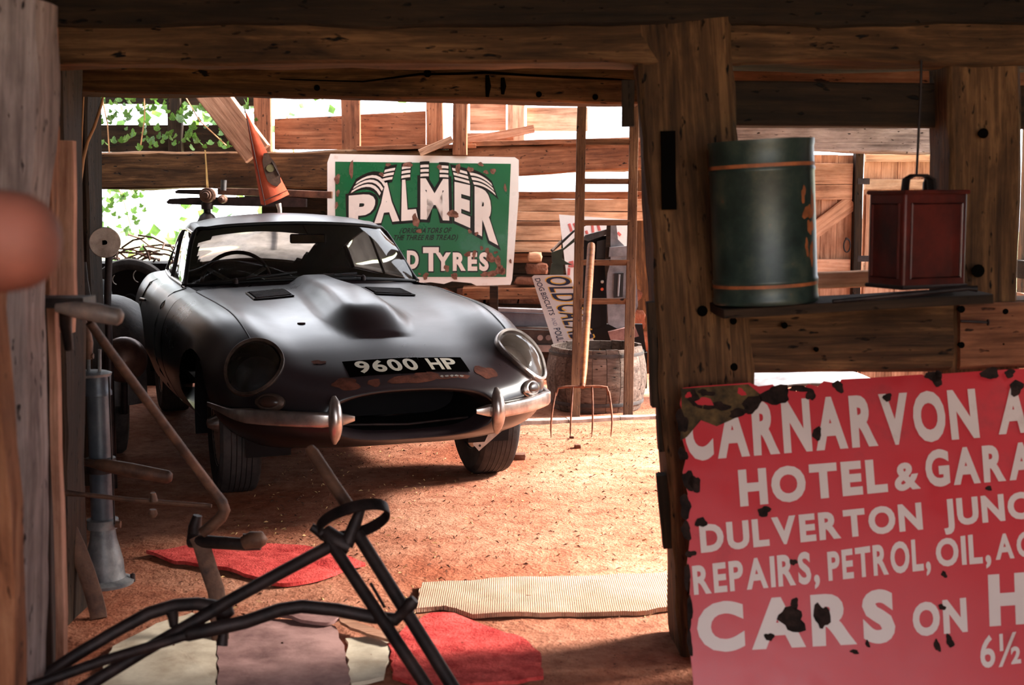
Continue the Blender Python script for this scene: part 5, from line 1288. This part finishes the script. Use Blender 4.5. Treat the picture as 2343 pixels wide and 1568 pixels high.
def near_left():
    # rounded red-brown tank end, very close to the camera
    Y = 1.35; c = at(-40, 552, Y); r = 175/F*Y
    t = thing('round_tank', 'rounded reddish brown object out of focus at the left edge', 'tank', (c.x, c.y, 0))
    ry = 120/F*Y
    rows = []
    prof = [(-.30, .9), (-.2, 1.0), (.0, 1.0), (.35, .97), (.6, .90), (.8, .74), (.93, .5), (1.0, .05)]
    obj('tank_body', MB().lathe([(ry*q, r*p) for p, q in [(-2.0, 1.0), (-1.0, 1.0)]+prof[2:]], c, 32, 'X'), 'leather', t, 60)
    obj('tank_leg', MB().tube([c-Vector((r*.5, 0, ry*.7)), Vector((c.x-r*.5, c.y, 0))], .02, 12), 'iron', t, 40)
    o = beam('gate_post', Vector((at(-8, 1000, 2.35).x, 2.35, -.03)), at(-22, 640, 2.35), .045, .06, 'oak_red', None, wob=.012, seg=.05); tag(o, 'slim brown upright timber at the lower left edge', 'post')
near_left()
def grind():
    Y = 5.6; c = at(240, 555, Y); r = 35/F*Y
    t = thing('grinding_wheel', 'round pale grindstone with a centre hole on a dark post', 'grindstone', tuple(at(222, 560, Y)))
    M4 = Matrix.Rotation(R(16), 4, 'Z')
    obj('wheel', MB().lathe([(r*.16, -.02), (r*.95, -.02), (r, -.015), (r, .022), (r*.95, .026), (r*.16, .026), (r*.16, -.02)], c, 40, 'Y', M4), 'stone', t, 40)
    obj('spindle', MB().tube([c+Vector((.0, -.0215, 0)), c+Vector((-.03, .2, 0))], r*.155, 12), 'hole', t, 40)  # black spindle end paints the shade of the centre hole
    p = c+Vector((-.03, .12, 0)); obj('arm', MB().tube([p+Vector((0, .04, 0)), p+Vector((-.02, .05, -.25)), Vector((p.x-.02, p.y+.05, 0))], .016, 10), 'iron', t, 40)
    obj('blade', MB().tube([at(192, 600, Y-.1), at(196, 640, Y-.1), at(206, 700, Y-.1)], 1.0, 8, False, flat=(.004, .010, (0, 1, 0))), 'grey_dark', t, 40)
grind()
def stems():
    Y = 5.7
    o = obj('dry_stem', MB().tube([at(*p, Y) for p in ((238, 208), (232, 240), (216, 290), (200, 325), (190, 365), (184, 410), (182, 465))], [.004, .006, .007, .007, .008, .009, .005], 8), 'twig', None, 60); tag(o, 'pale curved dry stem climbing the dark inner post', 'stem')
    o = obj('dry_stem', MB().tube([at(*p, Y) for p in ((196, 132), (192, 200), (188, 290), (185, 380), (184, 450))], [.003, .004, .004, .004, .003], 8), 'twig', None, 60); tag(o, 'thin straight dry stem running up the dark inner post', 'stem')
stems()
def vintage_car():
    """dark hulk parked beside the coupe: mudguard, wheel, lamp and body"""
    t = thing('vintage_car', 'dark abandoned vintage car with domed mudguard in the shadows at left', 'car', (-2.2, 6.8, 0))
    MC = Matrix.Translation(Vector(CAR)) @ Matrix.Rotation(CTH, 4, 'Z')
    def T(v, u, z): return MC @ Vector((v, u, z))
    v0, u0 = -1.055, 1.98
    rows = []
    for a in np.linspace(R(-8), R(165), 20):
        row = []
        for k in np.linspace(-1, 1, 9):
            rr = .45-.05*k*k; row.append(T(v0+.14*k, u0-rr*math.cos(a), .38+rr*math.sin(a)))
        rows.append(row)
    mb = MB().grid(rows); mb.grid([[p+Vector((0, 0, -.006)) for p in r] for r in rows]); obj('mudguard', mb, 'guard_paint', t, 60)
    RM = MC.to_3x3().to_4x4()
    obj('tyre', MB().lathe([(.25, -.05), (.30, -.06), (.345, -.05), (.36, -.03), (.36, .03), (.345, .05), (.30, .06), (.25, .05), (.25, -.05)], T(v0, u0, .36), 36, 'X', RM), 'rubber', t, 40)
    obj('wheel_disc', MB().lathe([(.0, -.03), (.06, -.03), (.10, -.015), (.25, -.02), (.25, .02), (.06, .04), (0, .04)], T(v0, u0, .36), 28, 'X', RM), 'iron', t, 40)
    lp = T(v0+.02, 1.36, .56); obj('headlamp', MB().lathe([(.0, -.09), (.05, -.08), (.09, -.055), (.105, -.02), (.11, .0), (.105, .02), (.07, .08), (.0, .10)], lp, 30, 'Y', RM), 'lamp_brown', t, 50)
    obj('lamp_post', MB().tube([lp, T(v0+.02, 1.42, .3), T(v0+.02, 1.7, .26), T(v0-.1, 2.3, .26)], .016, 8), 'iron', t, 50)
    obj('body_panel', MB().prism([(2.5, .28), (4.0, .28), (4.0, .80), (3.0, .84), (2.55, .74)], lambda a, b, o: T(o, a, b), -1.45, -1.0), 'interior', t, 30)
    for u in (2.7, 3.8): obj('axle_stand', MB().box((-.05, -.05, 0), (.05, .05, .30), Matrix.Translation(T(-1.3, u, 0))), 'iron', t, 30)
    obj('running_board', MB().prism([(2.2, .24), (2.6, .24), (2.6, .28), (2.2, .28)], lambda a, b, o: T(o, a, b), -1.2, -.98), 'interior', t, 30)
vintage_car()
def far_wing():
    Y = 7.4; c = at(1840, 905, Y); t = thing('car_wing', 'pale grey curved car wing glimpsed between the rail and the red sign', 'car wing', (c.x, Y, 0))
    rx = .50; rz = at(1850, 836, Y).z-.04; rows = []
    for th in np.linspace(R(4), R(176), 24):
        rows.append([Vector((c.x+rx*math.cos(th)*(1-.12*k*k), Y+.30*k, .04+rz*math.sin(th)**.6*(1-.22*k*k))) for k in np.linspace(-1, 1, 11)])
    mb = MB().grid(rows); mb.grid([[p-Vector((0, 0, .006)) for p in r] for r in rows]); obj('wing_skin', mb, 'grey_paint', t, 60)
    obj('wing_bead', MB().tube([r[0]+Vector((0, 0, .004)) for r in rows], .008, 8), 'grey_dark', t, 60)
    for x in (-.3, .3): obj('prop', MB().box((c.x+x-.03, Y-.05, 0), (c.x+x+.03, Y+.05, .12)), 'oak_dark', t, 20)
far_wing()
def scrap_heap():
    Y = 9.15; S_ = at(300, 690, Y); S_.z = .60
    t = thing('scrap_wheel', 'large dark spoked wheel standing behind the coupe at left', 'wheel', (S_.x, Y, 0)); RY = 0.34
    obj('wheel_rim', MB().lathe([(.23, -.03), (.27, -.04), (.30, -.03), (.31, 0), (.30, .03), (.27, .04), (.23, .03), (.23, -.03)], S_, 36, 'Y'), 'rubber', t, 40)
    obj('wheel_disc', MB().lathe([(.0, -.03), (.05, -.03), (.06, -.01), (.23, -.012), (.23, .012), (.0, .03)], S_, 28, 'Y'), 'interior', t, 40)
    for (x, y, rr) in ((268, 640, .032), (318, 632, .040), (250, 650, .02), (345, 655, .03)):
        p = at(x, y, Y-.05); obj('rim_edge', MB().tube([p+Vector((rr*math.cos(a), 0, rr*1.1*math.sin(a))) for a in np.linspace(R(120), R(260), 8)], .0035, 6), 'bright_metal', t, 60)
    obj('stand', MB().box((S_.x-.25, Y-.04, 0), (S_.x+.25, Y+.06, .32)), 'interior', t, 30)
    r = random.Random(9)
    t = thing('iron_scrap', 'tangled heap of thin rusty iron rods at the back left', 'scrap metal', (S_.x, Y+.4, 0))
    obj('scrap_base', MB().box((S_.x-.62, Y+.25, 0), (S_.x+.30, Y+.75, .86)), 'interior', t, 30)
    for k in range(26):
        a = at(r.uniform(235, 400), r.uniform(555, 612), Y+r.uniform(.25, .7)); b = a+Vector((r.uniform(-.3, .3), r.uniform(-.1, .1), r.uniform(-.14, .10))); b.z = max(b.z, .88); a.z = max(a.z, .87)
        obj('rod', MB().tube([a, (a+b)/2+Vector((0, 0, .02)), b], .008, 6), 'iron_brown', t, 50)
scrap_heap()
# ================================================================ FOREGROUND IRON FRAME
def iron_frame():
    t = thing('steering_frame', 'dark iron steering column frame with loop and splayed bars in the foreground', 'frame', (at(700, 1500, 3.0).x, 3.0, 0))
    def T(name, pts, r, m='iron', n=12, smooth=60): return obj(name, MB().tube([at(*p) for p in pts], r, n), m, t, smooth)
    def down(x, y, Y, x2, y2, Y2, r, name):
        A = at(x, y, Y); B = at(x2, y2, Y2); d = (B-A); k = (A.z-.002)/(A.z-B.z); return obj(name, MB().tube([A, B, A+d*k], r, 12), 'iron', t, 60)
    # column
    T('column', [(708, 1026, 3.36), (716, 1038, 3.35), (760, 1105, 3.30), (805, 1170, 3.25)], [.013, .017, .017, .0165], 'iron_brown')
    # loop: flat band ring
    c = at(808, 1192, 3.20); e1 = (at(888, 1162, 3.20)-at(728, 1218, 3.20)).normalized(); e2 = Vector((.25, -.55, .80)); e2 = (e2-e1*e2.dot(e1)).normalized(); nrm = e1.cross(e2)
    ring = [c+e1*.093*math.cos(a)+e2*.052*math.sin(a) for a in np.linspace(0, 2*math.pi, 40, endpoint=False)]
    obj('loop', MB().tube(ring, 1.0, 8, True, flat=(.017, .004, tuple(nrm))), 'iron', t, 40)
    T('loop_bolt', [(712, 1206, 3.19), (738, 1222, 3.19)], [.010, .014]); T('loop_strut', [(828, 1160, 3.22), (812, 1200, 3.20), (792, 1250, 3.18)], [.012, .016, .018])
    T('socket', [(745, 1215, 3.2), (770, 1240, 3.18), (800, 1255, 3.18)], [.018, .026, .018])
    down(752, 1235, 3.18, 922, 1490, 3.02, .0155, 'leg'); down(818, 1222, 3.20, 985, 1490, 3.04, .0165, 'leg')
    T('rib', [(848, 1335, 3.12), (880, 1390, 3.08)], .004)
    # arm to the lower left with its fork
    T('arm', [(765, 1245, 3.18), (640, 1312, 3.10), (520, 1378, 3.02), (430, 1432, 2.96), (330, 1490, 2.90), (150, 1600, 2.78)], [.0165, .0165, .016, .016, .015, .015])
    T('bow', [(40, 1590, 2.78), (170, 1502, 2.86), (260, 1448, 2.90), (340, 1404, 2.94), (400, 1386, 2.97), (450, 1382, 3.0), (490, 1390, 3.02), (520, 1402, 3.03), (526, 1412, 3.03)], [.015, .015, .015, .016, .016, .016, .018, .022, .014])
    T('bow_stub', [(392, 1396, 2.96), (396, 1412, 2.96), (398, 1434, 2.96)], [.016, .013, .010])
    T('long_bar', [(20, 1590, 2.70), (230, 1514, 2.80), (330, 1484, 2.86), (420, 1456, 2.92), (430, 1452, 2.92), (560, 1424, 2.98), (640, 1396, 3.02), (690, 1388, 3.04), (770, 1396, 3.06), (850, 1412, 3.08), (905, 1418, 3.09), (928, 1396, 3.08), (945, 1380, 3.07)], [.012, .012, .012, .012, .017, .017, .017, .0165, .0165, .0165, .0165, .015, .015])
    T('knob', [(930, 1394, 3.07), (942, 1380, 3.07), (950, 1372, 3.07)], [.014, .018, .012])
    T('clevis', [(505, 1395, 3.03), (512, 1440, 3.02), (508, 1478, 3.01)], [.016, .012, .014])
    # feet that carry the bars, below the frame of the picture
    for (x, y, Y) in ((150, 1600, 2.78), (20, 1590, 2.70), (40, 1590, 2.78)):
        A = at(x, y, Y); obj('foot', MB().tube([A, Vector((A.x-.05, A.y-.03, .004))], .014, 10), 'iron', t, 60)
iron_frame()
# ================================================================ ON THE FLOOR
def sheet_on_floor(name, outline, th, mat, label, cat, wav=.006, sub=22, lift=.004, smooth=60):
    P = [ground(*p) for p in outline]; c = sum(P, Vector())/len(P)
    n = 7; rows = []
    dense = []
    for i in range(len(P)):
        a, b = P[i], P[(i+1) % len(P)]; k = max(2, int((b-a).length/.035))
        for j in range(k): dense.append(a.lerp(b, j/k)+Vector((random.uniform(-.005, .005), random.uniform(-.005, .005), 0)))
    dense.append(dense[0]); mb = MB()
    def lay(p, f, top):
        z = fz(p.x, p.y)+lift+abs(wav*noise.noise(Vector((p.x*6, p.y*6, 2.2))))*2*min(1, 1.2-f*.6)+(th if top else 0); return Vector((p.x, p.y, max(z, fz(p.x, p.y)+.002)))
    top = [[lay(c.lerp(p, f), f, True) for p in dense] for f in np.linspace(.02, 1, n+4)]
    bot = [[lay(p, 1, False)-Vector((0, 0, .001)) for p in dense]]
    mb.grid(top+bot); o = obj(name, mb, mat, None, smooth); tag(o, label, cat); return o
sheet_on_floor('rug', [(338, 1278), (420, 1262), (560, 1252), (680, 1258), (760, 1276), (835, 1300), (780, 1312), (740, 1330), (660, 1345), (620, 1344), (600, 1332), (560, 1326), (500, 1312), (400, 1296)], .012, 'carpet', 'ragged red carpet scrap lying flat on the earth under the treadle frame', 'carpet', .012)
sheet_on_floor('rug', [(890, 1486), (930, 1440), (985, 1410), (1040, 1412), (1090, 1430), (1140, 1452), (1200, 1470), (1235, 1500), (1240, 1560), (1000, 1590), (900, 1560)], .010, 'carpet', 'red carpet scrap at the bottom edge beside the woven mat', 'carpet', .010)
sheet_on_floor('mat', [(968, 1342), (1100, 1336), (1250, 1330), (1400, 1326), (1590, 1320), (1600, 1392), (1480, 1404), (1300, 1410), (1150, 1416), (1080, 1414), (1042, 1400), (1010, 1394), (950, 1402), (958, 1370)], .014, 'mat', 'pale woven straw mat lying on the earth floor', 'mat', .008)
sheet_on_floor('board', [(500, 1440), (620, 1428), (690, 1432), (770, 1440), (790, 1500), (800, 1580), (500, 1590), (498, 1500)], .014, 'slab', 'pinkish worn flat board on the floor under the iron frame', 'board', .003)
sheet_on_floor('board', [(620, 1424), (700, 1418), (770, 1420), (776, 1434), (750, 1446), (690, 1440)], .010, 'slab', 'small splintered board lying above the pinkish board', 'board', .003, lift=.024)
sheet_on_floor('slab', [(360, 1440), (440, 1412), (500, 1440), (498, 1500), (496, 1585), (220, 1585), (260, 1490)], .012, 'pale_slab', 'pale stone slab at the bottom left under the iron bars', 'slab', .002)
sheet_on_floor('slab', [(792, 1470), (880, 1460), (895, 1490), (880, 1560), (800, 1575)], .010, 'pale_slab', 'pale slab at the bottom between board and red carpet', 'slab', .002)
sheet_on_floor('board', [(776, 1430), (850, 1452), (905, 1484), (896, 1490), (840, 1472), (790, 1450)], .008, 'plank_door', 'thin brown wooden strip lying over the pale slab', 'board', .002, lift=.024)
def pebbles():
    for j, (x, y, s, lab) in enumerate(((1322, 1026, .018, 'small dark stone on the bright earth below the fork'), (1308, 1005, .012, 'tiny dark pebble at the tip of the fork'), (1190, 1050, .03, 'crumbling clod beside the front tyre'), (1165, 1035, .022, 'earth clod touching the front tyre'))):
        p = ground(x, y); o = link('pebble', rock_mesh(s*2, s*2, s*1.3, j*3.3), 'clod'); o.location = (p.x, p.y, fz(p.x, p.y)+s*.4); tag(o, lab, 'stone', )
    r = random.Random(21); mb = MB(); mc = MB()
    for k in range(1700):
        x, y = r.uniform(-1.15, 1.25), r.uniform(3.9, 7.3); z = fz(x, y)+.002; a = r.uniform(0, 6.28); L = r.uniform(.003, .013); w = r.uniform(.0010, .0035)
        d = Vector((math.cos(a)*L, math.sin(a)*L, r.uniform(0, .006))); q = Vector((-math.sin(a)*w, math.cos(a)*w, 0)); p = Vector((x, y, z))
        tgt = mb if k % 3 == 0 else mc
        tgt.add([p-d-q, p+d, p-d+q, p+Vector((0, 0, w*1.6+.001))], [(0, 1, 3), (1, 2, 3), (2, 0, 3), (0, 2, 1)])
    o = obj('straw_litter', mb, 'straw', None, 20); o['kind'] = 'stuff'; tag(o, 'pale straw flecks scattered over the earth floor', 'straw')
    o = obj('earth_crumbs', mc, 'clod', None, 20); o['kind'] = 'stuff'; tag(o, 'dark earth crumbs scattered over the floor', 'crumbs')
pebbles()
# ================================================================ OUTSIDE: ivy and sunlit bushes
def leaf_mesh():
    pts = [(0, 0), (.35, .12), (.5, .45), (.28, .5), (.2, .8), (0, 1.0), (-.2, .8), (-.28, .5), (-.5, .45), (-.35, .12)]
    me = bpy.data.meshes.new('leaf'); me.from_pydata([(x, y, -.12*abs(x)) for x, y in pts], [], [(0, 1, 2, 3, 4, 5), (0, 5, 6, 7, 8, 9)]); me.materials.append(M['leaf']); me.update(); return me
LEAF = leaf_mesh()
def ivy(name, label, spots, rnd, size, parent_loc):
    t = thing(name, label, 'ivy', parent_loc)
    for a, b in spots['stems']: obj('vine', MB().tube([a, (a+b)/2+Vector((rnd.uniform(-.05, .05), 0, rnd.uniform(-.03, .03))), b], .005, 6), 'twig', t, 60)
    for p in spots['leaves']:
        o = bpy.data.objects.new('leaf', LEAF); COL.objects.link(o); o.parent = t; o.matrix_parent_inverse = PINV[t.name]
        s = size*rnd.uniform(.6, 1.3); o.location = p; o.scale = (s, s, s); o.rotation_euler = (rnd.uniform(.6, 2.4), rnd.uniform(-.6, .6), rnd.uniform(-1.2, 1.2)+math.pi)
rv = random.Random(33)
lv = []
for k in range(200): lv.append(at(rv.uniform(225, 600), rv.uniform(215, 345), rv.uniform(9.75, 9.9)))
for k in range(60): lv.append(at(rv.uniform(225, 330), rv.gauss(470, 45), rv.uniform(9.8, 10.3)))
st_ = [(at(230, 210, 9.8), at(250, 350, 9.8)), (at(330, 215, 9.8), at(320, 345, 9.8)), (at(420, 215, 9.85), at(520, 335, 9.85)), (at(240, 380, 10), at(300, 520, 10.0))]
ivy('ivy_vine', 'trailing ivy with sunlit leaves over the back left boards', {'stems': st_, 'leaves': lv}, rv, .058, (-2.6, 9.9, 0))
def bush(name, label, c, rx, ry, rz, n, size, seed):
    r = random.Random(seed); t = thing(name, label, 'bush', (c[0], c[1], 0)); mb = MB()
    for k in range(n):
        d = Vector((r.gauss(0, 1), r.gauss(0, 1), r.gauss(0, 1))).normalized()*r.uniform(.6, 1.0)**.5; p = Vector((c[0]+rx*d.x, c[1]+ry*d.y, max(.02, c[2]+rz*d.z))); s = size*r.uniform(.6, 1.3)
        E_ = Euler((r.uniform(0, 3.1), r.uniform(-.8, .8), r.uniform(0, 6.28))).to_matrix()
        mb.add([p+E_ @ Vector((x*s, y*s, 0)) for x, y in ((0, 0), (.4, .4), (0, 1), (-.4, .4))], [(0, 1, 2, 3)])
    f = obj('foliage', mb, 'leaf', t, 20); f['kind'] = 'stuff'
    for k in range(5):
        a = r.uniform(0, 6.28); obj('stem', MB().tube([Vector((c[0]+.1*math.cos(a), c[1]+.1*math.sin(a), -.03)), Vector((c[0]+rx*.6*math.cos(a), c[1]+ry*.6*math.sin(a), c[2]+rz*.4))], [.03, .01], 7), 'twig', t, 60)
bush('hedge_bush', 'sunlit leafy green bush outside the back left opening', (-4.2, 13.2, 1.6), 1.5, 1.0, 1.5, 380, .13, 3)
bush('hedge_bush', 'pale sunlit bush far outside beyond the tie beam', (-2.2, 15.5, 1.7), 1.3, .9, 1.5, 220, .14, 4)
